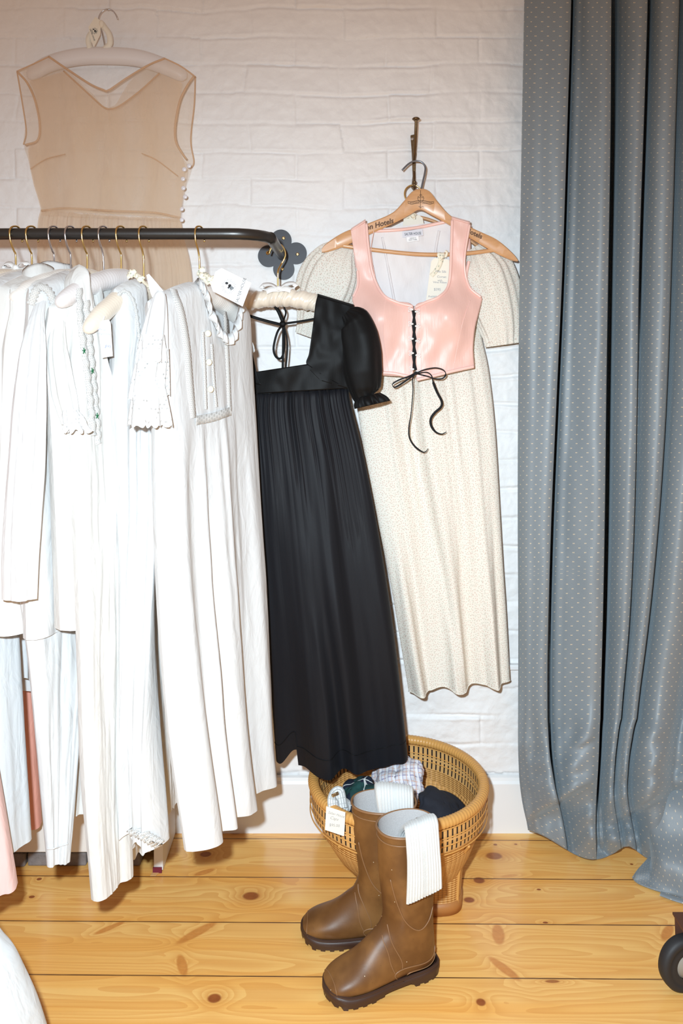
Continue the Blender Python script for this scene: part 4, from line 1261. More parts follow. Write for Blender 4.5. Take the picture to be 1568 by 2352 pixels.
# ================================================================== FLORAL DRESS on the wall
def floral_dress():
    c = P(955, 560, 1.915)
    th = thing('wire_hanger', 'brass-hooked hanger behind the wooden hanger, carrying the floral dress', 'clothes hanger', c)
    mb = MB()
    hk = [(957, 470), (936, 462), (929, 448), (932, 434), (943, 426), (956, 427), (965, 434), (966, 440)]
    mb.tube(spline([P(a, b, 1.905) for a, b in hk], 40), .0019, 8)
    mb.build('hook', M['brass'], th)
    mb = MB(); mb.tube(spline([P(800, 575, 1.905), P(870, 528, 1.905), P(950, 498, 1.905), P(1040, 528, 1.905), P(1110, 575, 1.905)], 40), .004, 8)
    mb.tube(spline([P(957, 470, 1.905), P(952, 486, 1.905), P(950, 498, 1.905)], 10), .0019, 8)
    mb.build('arm', M['beech'], th)
    T = thing('dress', 'cream dress with tiny floral print and puffed sleeves behind the pink bodice', 'dress', c)
    near = [P(*a) for a in ((800, 640, 1.920), (800, 760, 1.912), (815, 900, 1.89), (838, 1050, 1.88), (868, 1200, 1.875), (898, 1350, 1.87), (938, 1588, 1.87))]
    far = [P(*a) for a in ((1098, 640, 1.920), (1104, 760, 1.914), (1122, 850, 1.905), (1138, 1000, 1.895), (1152, 1250, 1.89), (1162, 1400, 1.89), (1171, 1566, 1.89))]
    zt = P(0, 570, 1.905).z
    S_ = Sheet(near, far, lambda S: zt - .03 * (2 * S - 1) ** 2, P(0, 1588, 1.87).z, P(0, 1562, 1.89).z, thick=(.009, .026),
               neck=[(.22, .78, .05, .03, 3)], pleats=[(-10, .9, .0, .036, .12, .75), (-30, .2, .006, .003, .12, 1.0)], wr=.002, seed=15, R=80, C=130, hem_wave=.006)
    mb = MB(); S_.add(mb); mb.build('dress_body', M['floral'], T)
    mb = MB()
    q = S_.front[-1]
    mb.tube([p + np.array((0, -.001, .001)) for p in q], .0012, 6); mb.build('hem', M['floral'], T)
    # puffed sleeves
    def puff(path, radii, dd, ph, n=46, seg=110, tilt=(0, 0), asp=.45):
        q = spline([(a, b, 0) for a, b in path], n); r = np.interp(np.linspace(0, 1, n), np.linspace(0, 1, len(radii)), radii)
        # smooth radius
        r = np.convolve(np.pad(r, 4, mode='edge'), np.ones(9) / 9, 'valid')
        tan = np.gradient(q[:, :2], axis=0); tan /= np.linalg.norm(tan, axis=1)[:, None]
        a = np.linspace(0, 2 * math.pi, seg, endpoint=False); rings = []
        for k in range(n):
            s = k / (n - 1)
            nx, ny = -tan[k][1], tan[k][0]
            gat = .10 * (math.exp(-s / .15) + math.exp(-(1 - s) / .10)) + .03
            fl = 1 + gat * np.sin(a * 15 + ph) + .06 * np.sin(a * 6 + ph + 2 * s)
            rr = r[k] * fl
            px = q[k][0] + nx * rr * np.cos(a); py = q[k][1] + ny * rr * np.cos(a); dp = dd - asp * rr / F * dd * np.sin(a)
            rings.append([tuple(P(x, y, d_)) for x, y, d_ in zip(px, py, dp)])
        return np.array(rings)
    mb = MB(); mb.grid(puff([(800, 562), (775, 600), (752, 660), (728, 730), (712, 775)], [16, 58, 70, 66, 44, 30], 1.895, .5), closed=True)
    mb.build('sleeve', M['floral'], T)
    mb = MB(); mb.grid(puff([(1085, 570), (1108, 610), (1132, 680), (1150, 745), (1157, 792)], [18, 62, 66, 62, 52, 38], 1.895, 1.5), closed=True)
    mb.build('sleeve', M['floral'], T)
    return S_
SF_ = floral_dress()

# ================================================================== WALL HOOK, WOODEN HANGER, PINK BODICE
def wall_hook():
    t = thing('coat_hook', 'aged bronze double coat hook screwed to the brick wall above the wooden hanger', 'wall hook', P(950, 350, 1.94))
    mb = MB()
    mb.prism([P(a, b, 1.944) for a, b in ((942, 312), (951, 310), (955, 330), (954, 380), (953, 410), (956, 432), (950, 440), (944, 432), (947, 405), (945, 350))], (0, -0.006, 0))
    mb.build('back_plate', M['bronze'], t, smooth=False, bevel=.001)
    mb = MB(); mb.tube(spline([P(950, 372, 1.936), P(952, 350, 1.915), P(954, 310, 1.890), P(955, 282, 1.880), P(955, 274, 1.878)], 30), [.0042] * 8 + [.0034] * 22, 10)
    mb.lathe([(.0001, .004), (.006, .003), (.0092, .0005), (.0085, -.002), (.004, -.004), (.0001, -.004)], P(955, 273, 1.878), 'Z', 18)
    mb.build('upper_prong', M['bronze'], t)
    mb = MB(); mb.tube(spline([P(951, 395, 1.936), P(951, 415, 1.925), P(951, 432, 1.908), P(951, 430, 1.894), P(951, 420, 1.890)], 30), .0034, 10)
    mb.blob(P(951, 418, 1.889), .0048, 12, 8)
    mb.build('lower_prong', M['bronze'], t)
    for px, py in ((947, 319), (951, 416)):
        mb = MB(); mb.lathe([(.0001, -.002), (.003, -.0016), (.0042, .001), (.0001, .002)], P(px, py, 1.9375), 'Y', 14); mb.build('screw', M['chrome'], t)
wall_hook()

HD = 1.872
def wooden_hanger():
    t = thing('wooden_hanger', 'beech wooden hotel hanger with printed lettering holding the pink satin bodice', 'clothes hanger', P(965, 480, HD))
    up = spline([(738, 573, 0), (748, 560, 0), (790, 533, 0), (850, 511, 0), (900, 489, 0), (926, 463, 0), (946, 440, 0), (966, 433, 0), (986, 439, 0), (1004, 462, 0), (1034, 495, 0), (1085, 524, 0), (1140, 550, 0), (1176, 581, 0), (1188, 598, 0)], 90)
    lo = spline([(739, 580, 0), (752, 579, 0), (790, 566, 0), (850, 538, 0), (905, 513, 0), (940, 494, 0), (964, 482, 0), (990, 494, 0), (1035, 519, 0), (1085, 551, 0), (1135, 580, 0), (1172, 597, 0), (1187, 601, 0)], 90)
    mb = MB(); th_ = .0065
    g = []
    for a, b in zip(up, lo):
        A_, B_ = np.array(P(a[0], a[1], HD)), np.array(P(b[0], b[1], HD))
        y = np.array((0, 1.0, 0)); m = (A_ + B_) / 2; e = (A_ - B_)
        g.append([A_ - y * th_ * .7 - e * .04, A_, A_ + y * th_ * .7 - e * .04, A_ + y * th_ - e * .14, B_ + y * th_ + e * .14, B_ + y * th_ * .6, B_, B_ - y * th_ * .6, B_ - y * th_ + e * .14, A_ - y * th_ - e * .14])
    g = np.array(g)
    mb.grid(g, closed=True); mb.face(g[0]); mb.face(g[-1][::-1])
    mb.build('shoulder', M['beech'], t, angle=35)
    mb = MB(); mb.tube(spline([P(758, 560, HD), P(850, 573, HD), P(960, 584, HD), P(1060, 583, HD), P(1158, 571, HD)], 40), .0050, 12); mb.build('trouser_bar', M['beech'], t)
    mb = MB(); hk = [(966, 440), (970, 420), (975, 398), (976, 384), (970, 374), (960, 370), (948, 371), (936, 378), (923, 391)]
    mb.tube(spline([P(a, b, HD + .006) for a, b in hk], 40), .0021, 8); mb.build('hook', M['darkwire'], t)
    mb = MB()
    f = HD - th_ - .0004
    mb.text('ton Hotels', 868, 516.5, f, 11.5, 15.5, shear=.25, bold=.025)
    mb.build('lettering', M['print'], t, smooth=False, label='dark printed words at left'); mb = MB()
    mb.text('Hotels', 1089, 536.5, f, 10.5, -24, shear=-.1, bold=.025)
    mb.build('lettering', M['print'], t, smooth=False, label='dark printed word at right'); mb = MB()
    # crest: crown, shield and ribbon scroll
    def line(pts, w=.0011):
        mb.tube([P(a, b, f - .0003) for a, b in pts], w * .5, 5)
    line([(960, 451), (959, 457), (961, 461), (971, 461), (973, 456), (971, 451)]); line([(960, 451), (963, 455), (966, 449), (969, 455), (971, 451)])
    line([(963, 449), (966, 446), (969, 449)]); line([(960, 461), (966, 465), (972, 461)])
    for s in (1, -1):
        x0 = 966
        line([(x0 + s * 3, 461), (x0 + s * 12, 462), (x0 + s * 22, 464), (x0 + s * 30, 463), (x0 + s * 29, 467), (x0 + s * 21, 469), (x0 + s * 11, 467), (x0 + s * 3, 466)])
        for k in range(6):
            line([(x0 + s * (6 + 3.5 * k), 463.2 + .25 * k), (x0 + s * (6 + 3.5 * k), 466 + .3 * k)], .0009)
    line([(961, 475), (963, 474), (964, 476), (967, 476), (970, 474), (973, 476)], .0008)
    mb.build('crest', M['print'], t, smooth=False, label='dark printed crest with ribbon scroll')
    mb = MB(); mb.tube([P(965.5, 437, f), P(965, 479, f)], .0005, 5); mb.build('joint_line', M['print'], t)
wooden_hanger()

def corset():
    T = thing('corset', 'pink satin laced bodice with wide straps on the wooden hanger', 'corset', P(955, 700, 1.85))
    def dep(u, t, px, py):
        bust = math.exp(-((px - 872) / 40.0) ** 2 - ((py - 735) / 55.0) ** 2) + math.exp(-((px - 1035) / 42.0) ** 2 - ((py - 730) / 55.0) ** 2)
        body = sstep(640, 720, py) * (1 - ((px - 955) / 190.0) ** 2)
        z = 1.862 - .030 * float(max(body, 0)) - .022 * bust
        if py < 545:
            z = min(z, HD - .010)
        cre = .0024 * math.sin((px + .35 * py) / 8.5) * math.exp(-((py - 800) / 38.0) ** 2) + .002 * math.sin((px - .5 * py) / 9.0) * math.exp(-((py - 640) / 50.0) ** 2)
        return z + cre
    Lr = [((805, 528), (839, 508)), ((812, 575), (843, 560)), ((820, 622), (852, 612)), ((820, 655), (863, 648)), ((809, 684), (881, 678)), ((812, 700), (910, 692)), ((820, 722), (947, 702)),
          ((836, 760), (948, 758)), ((855, 812), (948, 815)), ((871, 862), (949, 866))]
    Rr = [((1037, 500), (1079, 512)), ((1036, 545), (1070, 560)), ((1035, 590), (1064, 604)), ((1030, 650), (1074, 655)), ((1012, 680), (1104, 680)), ((980, 692), (1105, 695)), ((953, 704), (1099, 718)),
          ((953, 758), (1090, 755)), ((954, 815), (1086, 800)), ((956, 872), (1089, 845))]
    # wrap straps over the hanger at the top: extra rows behind
    mb = MB()
    gl = quadgrid(Lr, dep, 34, wr=.0025, seed=3, n=90); gr = quadgrid(Rr, dep, 40, wr=.0025, seed=5, n=90)
    mb.grid(gl); mb.build('front_panel', M['pink_satin'], T, thick=.002)
    mb = MB(); mb.grid(gr); mb.build('front_panel', M['pink_satin'], T, thick=.002)
    # straps over the hanger to the back
    def over(a, b, a2, b2):
        mb = MB(); g = []
        for s in np.linspace(0, 1, 12):
            ang = s * math.pi
            dd = HD - .012 * math.cos(ang); up = 5 * math.sin(ang)
            g.append([P(a[0] * (1 - q) + b[0] * q, a[1] * (1 - q) + b[1] * q - up, dd) for q in np.linspace(0, 1, 8)])
        for s in np.linspace(0, 1, 12)[1:]:
            g.append([P((a[0] * (1 - q) + b[0] * q) * (1 - s) + (a2[0] * (1 - q) + b2[0] * q) * s, (a[1] * (1 - q) + b[1] * q) * (1 - s) + (a2[1] * (1 - q) + b2[1] * q) * s, HD + .012 + .008 * s) for q in np.linspace(0, 1, 8)])
        mb.grid(np.array(g)); mb.build('strap', M['pink_edge'], T, thick=.002)
    over((806, 530), (839, 509), (818, 640), (868, 545)); over((1037, 502), (1079, 514), (1032, 520), (1082, 650))
    # white inside of the back
    rows = [((842, 528), (1035, 507)), ((846, 560), (1066, 545)), ((848, 600), (1066, 610)), ((850, 640), (1078, 655)), ((835, 690), (1098, 690)), ((850, 760), (1086, 755)), ((870, 830), (1086, 825))]
    db = lambda u, t, px, py: 1.880 + .004 * math.sin(px / 25.0)
    mb = MB(); mb.grid(quadgrid(rows, db, 40, wr=.006, seed=8, n=60)); mb.build('back_lining', M['white_lining'], T, label='white lining of the bodice back')
    mb = MB()
    def pipe(pts, r=.0032, f=dep, off=.003, mat=0, squash=None):
        q = spline([(a, b, 0) for a, b in pts], 70)
        mb.tube([P(a[0], a[1], f(0, 0, a[0], a[1]) - off) for a in q], r, 8, mat=mat)
    pipe([(845, 530), (880, 530), (950, 524), (1035, 507)], .004, db, .002)
    pipe([(841, 514), (846, 570), (856, 630), (878, 675), (910, 694), (948, 704)], .0034)
    pipe([(1038, 506), (1036, 570), (1031, 650), (1010, 680), (978, 694), (953, 706)], .0034)
    pipe([(1078, 516), (1066, 600), (1076, 656), (1104, 683)], .003)
    pipe([(821, 622), (821, 655), (811, 682)], .003)
    mb.build('binding', M['pink_edge'], T)
    mb = MB()
    pipe([(872, 856), (905, 858), (946, 867)], .0038); pipe([(957, 872), (1000, 862), (1040, 852), (1087, 842)], .0038)
    mb.build('hem_band', M['pink_edge'], T)
    mb = MB(); pipe([(1076, 600), (1070, 640), (1082, 690)], .004, db, .006); mb.build('back_strap_edge', M['pink_edge'], T)
    # seams: fine raised lines
    mb = MB()
    for pts in ([(926, 700), (929, 760), (930, 860)], [(938, 703), (939, 780), (940, 862)], [(965, 706), (966, 790), (968, 868)], [(976, 700), (980, 780), (988, 865)], [(1080, 690), (1060, 750), (1040, 850)], [(885, 684), (880, 760), (892, 855)],
                [(858, 530), (852, 580), (864, 650)]):
        pipe(pts, .0007, dep, .0016)
    mb.build('seam', M['pink_edge'], T)
    mb = MB()
    for pts in ([(878, 545), (892, 620), (905, 690)], [(1008, 530), (1000, 580), (1000, 650)]):
        mb = MB(); pipe(pts, .003, db, .001)
        mb.build('boning_channel', M['white_lining'], T)
    # black lacing: crossing velvet ribbon in the gap
    ys = [713, 746, 780, 813, 850]
    mb = MB()
    for k in range(4):
        for s in (1, -1):
            pts = [(950.5 - s * 2.8, ys[k]), (950.5, (ys[k] + ys[k + 1]) / 2), (950.5 + s * 2.8 + k * .6, ys[k + 1])]
            q = spline([(a, b, 0) for a, b in pts], 16)
            mb.ribbon([P(a[0], a[1], dep(0, 0, a[0], a[1]) - .004 - (.002 if s > 0 else 0)) for a in q], .0052, (0, -1, 0))
    mb.build('lacing', M['black_velvet'], T, label='black velvet ribbon lacing')
    for k, y in enumerate(ys):
        for s in (-1, 1):
            mb = MB()
            cx = 950.5 + s * 3.5 + k * .5; cy = y + (3 if s > 0 else -2)
            e = dep(0, 0, cx, cy) - .0075
            for ang in (-.55, .55):
                lp = [(cx, cy), (cx + s * 4, cy + 6 * ang), (cx + s * 8, cy + 10 * ang), (cx + s * 9, cy + 4 * ang), (cx + s * 4, cy + 1 * ang), (cx, cy)]
                mb.tube(spline([P(a, b, e) for a, b in lp], 20), .0007, 6)
            mb.blob(P(cx, cy, e - .001), .0021, 10, 7)
            mb.build('loop', M['white_satin'], T, label='tiny white thread bow loop')
    # tied bow and tails
    e = 1.822
    mb = MB()
    def rib(pts, w, nrm=(0.15, -1, 0.25)):
        q = spline([P(*p) for p in pts], 60); mb.ribbon(q, w, nrm)
    rib([(955, 856, e), (940, 864, e - .006), (920, 871, e - .010), (903, 880, e - .008), (901, 886, e - .004), (908, 889, e), (928, 877, e + .002), (955, 858, e)], [.0045] * 60, (0.3, -.5, .8))
    rib([(955, 857, e), (975, 849, e - .006), (1000, 845, e - .010), (1018, 850, e - .010), (1023, 860, e - .006), (1016, 869, e - .002), (1000, 870, e), (980, 864, e), (957, 858, e)], [.0048] * 60, (0.2, -.5, .85))
    rib([(952, 860, e), (947, 872, e - .004), (948, 895, e), (946, 925, e + .004), (943, 955, e + .006), (939, 980, e + .006), (940, 1005, e + .004), (952, 1025, e + .002), (970, 1038, e), (978, 1037, e), (983, 1030, e)], [.0022] * 25 + list(np.linspace(.0022, .0045, 25)) + list(np.linspace(.0045, .001, 10)), (0.5, -.8, .2))
    rib([(958, 858, e), (978, 855, e - .008), (990, 862, e - .010), (995, 880, e - .006), (1003, 900, e - .002), (1014, 922, e), (1012, 935, e), (998, 948, e - .002), (989, 962, e - .002), (990, 978, e), (1000, 992, e), (1014, 997, e), (1025, 992, e)], [.0025] * 15 + [.0055] * 33 + list(np.linspace(.0055, .0015, 12)), (0.1, -1, .1))
    mb.blob(P(955, 857, e - .004), (.0045, .004, .004), 10, 8)
    mb.build('ribbon_bow', M['black_velvet'], T, label='black ribbon bow with two long curling tails')
    # woven label
    mb = MB(); mb.prism([P(a, b, 1.874) for a, b in ((924, 531), (970, 527), (972, 541), (924, 546))], (0, -.0006, 0)); 
    mb.prism([P(a, b, 1.8745) for a, b in ((933, 545), (961, 542), (962, 553), (935, 556))], (0, -.0005, 0), mat=1)
    mb.text('SALTER HOUSE', 948, 537, 1.8730, 6.0, 4, mat=2, squeeze=.66); mb.text('MADE IN', 948, 547, 1.8735, 2.6, 4, mat=2); mb.text('NEW YORK', 948, 551, 1.8735, 2.6, 4, mat=2)
    mb.build('woven_label', [M['label'], M['card'], M['ink']], T, smooth=False, label='grey woven label reading SALTER HOUSE')
    return dep
CDEP = corset()

# ================================================================== BLACK DRESS
def black_dress():
    dH = 1.815
    ch = P(640, 680, dH)
    t = thing('padded_hanger', 'ruched ivory satin padded hanger on a brass hook, holding the black dress', 'clothes hanger', ch)
    q = spline([(500, 700, dH), (557, 694, dH), (600, 688, dH), (640, 684, dH), (690, 688, dH), (740, 702, dH), (800, 728, dH)], 120)
    tt = np.linspace(-1, 1, 120)
    r = .0195 * np.sqrt(np.clip(1 - np.abs(tt) ** 18, .004, 1)) * (1 + .085 * np.sin(tt * 46 + 5 * np.sin(tt * 11)) + .03 * np.sin(tt * 120))
    mb = MB()
    pts = np.array([P(*a) for a in q]); g = []
    tan = np.gradient(pts, axis=0); tan /= np.linalg.norm(tan, axis=1)[:, None]
    a = np.linspace(0, 2 * math.pi, 30, endpoint=False)
    for i in range(120):
        nn = np.array((-tan[i][2], 0, tan[i][0])); y = np.array((0, 1.0, 0))
        rr = r[i] * (1 + .05 * np.sin(a * 3 + tt[i] * 40)); sk = .010 * np.sin(a + 1)[:, None] * tan[i]
        g.append(pts[i] + (np.cos(a) * rr)[:, None] * nn + (np.sin(a) * rr)[:, None] * y + sk)
    mb.grid(np.array(g), closed=True); mb.build('padded_arm', M['ivory_satin'], t)
    mb = MB()
    k = 1.825
    hk = [(638, 668, dH), (638, 640, dH), (638.5, 622, dH), (645, 608, k), (652, 596, k), (655, 584, k), (652, 572, k), (645, 563, k), (636, 561, k), (627, 566, k), (621, 575, k), (618, 583, k)]
    mb.tube(spline([P(*a) for a in hk], 60), .0021, 8); mb.build('hook', M['brass'], t)
    mb = MB(); bow(mb, P(640, 664, dH - .016), (1, 0, 0.05), (0, 0.1, 1), .034, (0, -1, .4), .014, tails=.25); mb.build('ribbon_bow', M['white_satin'], t)
    T = thing('dress', 'long black taffeta dress with square neck and puffed sleeve', 'dress', ch)
    db = 1.785
    # bodice: band, right shoulder, left strap, back band
    def dep(u, t_, px, py):
        return db - .020 * math.sin(math.pi * min(1, max(0, (px - 560) / 260))) - .004 * math.sin(px / 18 + py / 30)
    mb = MB()
    mb.grid(quadgrid([((574, 856), (706, 836)), ((574, 874), (750, 866)), ((576, 905), (800, 892))], dep, 40, wr=.004, n=20))
    mb.grid(quadgrid([((729, 679), (812, 704)), ((724, 700), (812, 720)), ((718, 750), (800, 770)), ((710, 810), (794, 830)), ((704, 838), (796, 868)), ((735, 874), (800, 893))], lambda u, t_, px, py: dep(u, t_, px, py) if py > 760 else dep(u, t_, px, py) + (.012 * (760 - py) / 80), 30, wr=.005, n=50))
    mb.grid(quadgrid([((548, 700), (561, 716)), ((556, 740), (570, 760)), ((564, 800), (582, 822)), ((566, 850), (590, 858)), ((570, 880), (600, 885))], dep, 10, n=30))
    # shoulder wrap to the back
    g = []
    for s in np.linspace(0, 1, 12):
        ang = s * math.pi
        g.append([P(729 + 83 * q_, 679 + 25 * q_ - 4 * math.sin(ang), 1.800 + .018 * (1 - math.cos(ang))) for q_ in np.linspace(0, 1, 12)])
    for s in np.linspace(0, 1, 14)[1:]:
        g.append([P((729 + 83 * q_) * (1 - s) + (727 + 70 * q_) * s, (679 + 25 * q_) + 190 * s, 1.836) for q_ in np.linspace(0, 1, 12)])
    mb.grid(np.array(g))
    mb.grid(quadgrid([((560, 868), (800, 862)), ((570, 900), (800, 895))], lambda u, t_, px, py: 1.835, 20, n=8))
    mb.build('bodice', M['black_satin'], T, thick=.0016)
    # skirt
    near = [P(*a) for a in ((576, 900, db - .002), (572, 960, db), (582, 1100, db), (596, 1300, db), (615, 1500, db), (634, 1748, db))]
    far = [P(*a) for a in ((800, 892, db + .004), (806, 930, db + .004), (838, 1060, db), (872, 1240, db), (904, 1450, db - .005), (936, 1733, db - .005))]
    z0, z1 = P(0, 903, db).z, P(0, 890, db).z
    S_ = Sheet(near, far, lambda S: z0 + (z1 - z0) * S, P(634, 1746, db).z, P(936, 1733, db).z, thick=(.018, .025),
               pleats=[(-60, .3, .0070, .0000, -.2, 1.0), (-26, 1.1, .007, .0012, -.1, 1.0), (-9, 2.3, .0, .040, .02, .9)], fade=5.0, hemfn=lambda S: .034 * sstep(.02, .165, S) * (S < .175) - .006 * np.exp(-((S - .66) / .1) ** 2), lobes=[(.02, .11, .012), (.50, .29, .05), (.86, .10, .035)], wr=.002, seed=17, R=100, C=220, hem_wave=.006)
    mb = MB(); S_.add(mb); mb.build('skirt', M['black_skirt'], T)
    mb = MB(); mb.tube([S_.on(a[0], a[1], .002) for a in spline([(580, 904, 0), (640, 902, 0), (700, 890, 0), (740, 887, 0), (798, 893, 0)], 40)], .0016, 6); mb.build('waist_seam', M['black_satin'], T)
    mb = MB(); f = S_.front[-5]; mb.tube([p + np.array((0, -.001, 0)) for p in f], .0007, 6); mb.build('hem_stitching', M['black_satin'], T)
    # puffed sleeve and ruffled cuff
    n, seg = 50, 130
    q = spline([(796, 716, 0), (818, 738, 0), (830, 790, 0), (832, 850, 0), (838, 900, 0), (846, 914, 0)], n)
    rad = np.interp(np.linspace(0, 1, n), [0, .12, .3, .5, .7, .88, 1], [14, 34, 42, 45, 44, 36, 27])
    a = np.linspace(0, 2 * math.pi, seg, endpoint=False)
    tan = np.gradient(q[:, :2], axis=0); tan /= np.linalg.norm(tan, axis=1)[:, None]
    def ring(c, nx, ny, rr, dd, asp):
        return [tuple(P(x, y, z)) for x, y, z in zip(c[0] + nx * rr * np.cos(a), c[1] + ny * rr * np.cos(a), dd - asp * rr / F * dd * np.sin(a))]
    rings = []
    for k in range(n):
        s = k / (n - 1)
        gat = .16 * math.exp(-s / .07) + .16 * math.exp(-(1 - s) / .06)
        rr = rad[k] * (1 + gat * np.sin(a * 13 + .6 + 1.2 * np.sin(2 * a)) * .6 + .06 * np.sin(a * 3 + 3.2 * s + .8) + .035 * np.sin(a * 5 - 5 * s + 1) + .05 * np.exp(-((a - 5.0 + s * 1.2) / .22) ** 2) - .05 * np.exp(-((a - 4.3 + s * .5) / .2) ** 2) + .045 * np.exp(-((a - 3.5 - s * .8) / .2) ** 2))
        rings.append(ring(q[k], -tan[k][1], tan[k][0], rr, 1.775, .85))
    mb = MB(); mb.grid(np.array(rings), closed=True); mb.build('sleeve', M['black_satin'], T)
    rings = []
    for k, s in enumerate(np.linspace(0, 1, 14)):
        cx_, cy_ = 845 + 9 * s, 908 + 22 * s
        rr = (27 + 4 * math.sin(s * 3.1) + 10 * s) * (1 + (.10 * s + .04) * np.sin(a * 11 + 1) + .05 * s * np.sin(a * 17))
        rings.append(ring((cx_, cy_), .95, -.22, rr, 1.768, .85))
    mb = MB(); mb.grid(np.array(rings), closed=True); mb.build('ruffle_cuff', M['black_satin'], T, thick=.001)
    # back neck tie
    e = 1.822
    mb = MB()
    def rib(pts, w, nrm=(0.1, -1, .1), n_=50):
        mb.ribbon(spline([P(a_, b_, c_) for a_, b_, c_ in pts], n_), w, nrm)
    rib([(562, 722, e), (600, 734, e), (646, 746, e)], .0065); rib([(724, 732, e), (690, 738, e), (648, 744, e)], .0050)
    rib([(632, 704, e - .004), (640, 716, e - .006), (650, 740, e - .004)], .0085)
    rib([(648, 746, e), (636, 765, e - .006), (628, 800, e - .006), (634, 820, e - .003), (646, 822, e), (652, 800, e + .002), (652, 750, e)], .0050)
    rib([(650, 748, e), (650, 790, e - .004), (649, 849, e)], .0052); rib([(652, 748, e), (660, 790, e - .002), (656, 849, e)], .0038); rib([(648, 742, e), (656, 720, e + .008), (652, 705, e + .010)], .004)
    mb.blob(P(649, 744, e - .004), (.0075, .005, .0075), 12, 8)
    mb.build('neck_tie', M['black_satin'], T, label='thin black ribbon tied across the open back')
black_dress()

# ================================================================== PAPER TAGS
def swing_tag(name, label, corners, d, mats, texts, hole=None, string=None, group=None, extra=None, cat='tag', dd=None):
    """corners: pixels; d distance; texts: (string, px, py, h, angle, mat, kwargs)"""
    t = thing(name, label, cat, P(*corners[0], d), group)
    mb = MB(); mb.prism([P(a, b, d if dd is None else dd(a, b)) for a, b in corners], (0, .0008, 0)); mb.build('card', mats[0], t, smooth=False)
    if texts or extra:
        mb = MB()
        for s, px, py, h, ang, kw in texts:
            mb.text(s, px, py, d if dd is None else dd(px, py), h, ang, **kw)
        if extra:
            extra(mb)
        mb.build('print', mats[1], t, smooth=False)
    if string:
        mb = MB()
        for pts, w in string[0]:
            mb.ribbon(spline([P(*p) for p in pts], 24), w, (0.2, -1, .3))
        for p, r in string[1]:
            mb.blob(P(*p), r, 12, 8, fn=lambda g: g * (1 + .25 * np.sin(g[..., :1] * 7 + g[..., 2:] * 5)))
        mb.build('tie', string[2], t)
    return t

def rays(cx, cy, d, r0, r1, n, ang0, w=.9):
    def f(mb):
        for k in range(n):
            a = 2 * math.pi * k / n + ang0
            if k % 2: rr0, rr1 = r0 * 1.15, r1 * .9
            else: rr0, rr1 = r0, r1
            p = [(cx + rr0 * math.cos(a), cy + rr0 * math.sin(a)), (cx + rr1 * math.cos(a), cy + rr1 * math.sin(a))]
            nx, ny = -math.sin(a) * w * .3, math.cos(a) * w * .3
            mb.face([P(p[0][0] + nx, p[0][1] + ny, d - .0008), P(p[1][0] + nx, p[1][1] + ny, d - .0008), P(p[1][0] - nx, p[1][1] - ny, d - .0008), P(p[0][0] - nx, p[0][1] - ny, d - .0008)])
        # stooping woman in a long striped skirt, leaning to the left
        k = r1 / 18.0
        hx, hy = cx - 4.5 * k, cy - 7.5 * k
        ca = [(hx + 3.6 * k * math.cos(q), hy + 3.0 * k * math.sin(q)) for q in np.linspace(0, 2 * math.pi, 16, endpoint=False)]
        mb.face([P(a_, b_, d - .0009) for a_, b_ in ca])
        body = [(-1, -4), (3, -6), (7, -3), (4, 0), (1, 3), (-1, 5), (-3, 3), (-1, 0)]
        mb.face([P(cx + a_ * k, cy + b_ * k, d - .0009) for a_, b_ in body])
        for i in range(5):
            x0 = 2 + 1.5 * i; 
            mb.face([P(cx + a_ * k, cy + b_ * k, d - .0009) for a_, b_ in ((x0 - 1, -2 + .4 * i), (x0, -2.2 + .4 * i), (x0 + 4.2, 9 - 1.2 * i), (x0 + 3.0, 9.6 - 1.2 * i))])
        for i in range(3):
            mb.face([P(cx + a_ * k, cy + b_ * k, d - .0009) for a_, b_ in ((-2 + i * 1.8, 2), (-1 + i * 1.8, 2), (1 + i * 1.8, 7), (0.2 + i * 1.8, 7))])
    return f

swing_tag('swing_tag', 'white card tag with a sunburst logo and SALTER HOUSE printed sideways, on the eyelet-sleeved gown', [(484, 655), (495, 624), (509, 616), (577, 650), (557, 704), (489, 669)], 1.50,
          [M['card'], M['ink']], [('SALTER HOUSE', 553, 667, 6.6, 71, dict(squeeze=.93))], extra=rays(525, 658, 1.50, 10, 18, 26, .2),
          string=([([(457, 637, 1.535), (470, 630, 1.52), (486, 640, 1.507), (494, 645, 1.5)], .008), ([(456, 632, 1.535), (463, 620, 1.53), (470, 618, 1.53)], .010), ([(470, 640, 1.53), (480, 652, 1.52)], .010)],
                  [((466, 634, 1.53), (.011, .008, .007)), ((484, 643, 1.512), (.009, .007, .008))], M['sprig_ribbon']))
swing_tag('swing_tag', 'small white card tag folded against the satin hanger arm, left of the eyelet-sleeved gown', [(336, 632), (342, 629), (375, 668), (372, 676), (350, 684), (344, 668)], 1.47,
          [M['card'], M['pencil']], [('95', 362, 668, 5, 65, {})],
          string=([([(327, 645, 1.50), (318, 636, 1.50), (305, 630, 1.505), (292, 636, 1.51)], .010), ([(327, 645, 1.50), (338, 655, 1.485), (345, 664, 1.475)], .006)], [((322, 641, 1.50), (.008, .006, .006)), ((303, 628, 1.50), (.008, .006, .008))], M['sprig_ribbon']))
swing_tag('price_tag', 'handwritten blue-ink price tag hanging inside the V neck beneath the tan satin hanger', [(225, 748), (228, 738), (250, 734), (254, 742), (259, 818), (234, 822)], 1.44,
          [M['card'], M['blueink']], [('Anne', 233, 757, 5.5, -8, dict(shear=.4)), ('Nightdress', 240, 767, 4.6, -4, dict(shear=.4)), ('$95', 247, 796, 7, -4, dict(shear=.3))], string=([([(236, 738, 1.44), (240, 726, 1.44)], .002)], [], M['white_satin']))
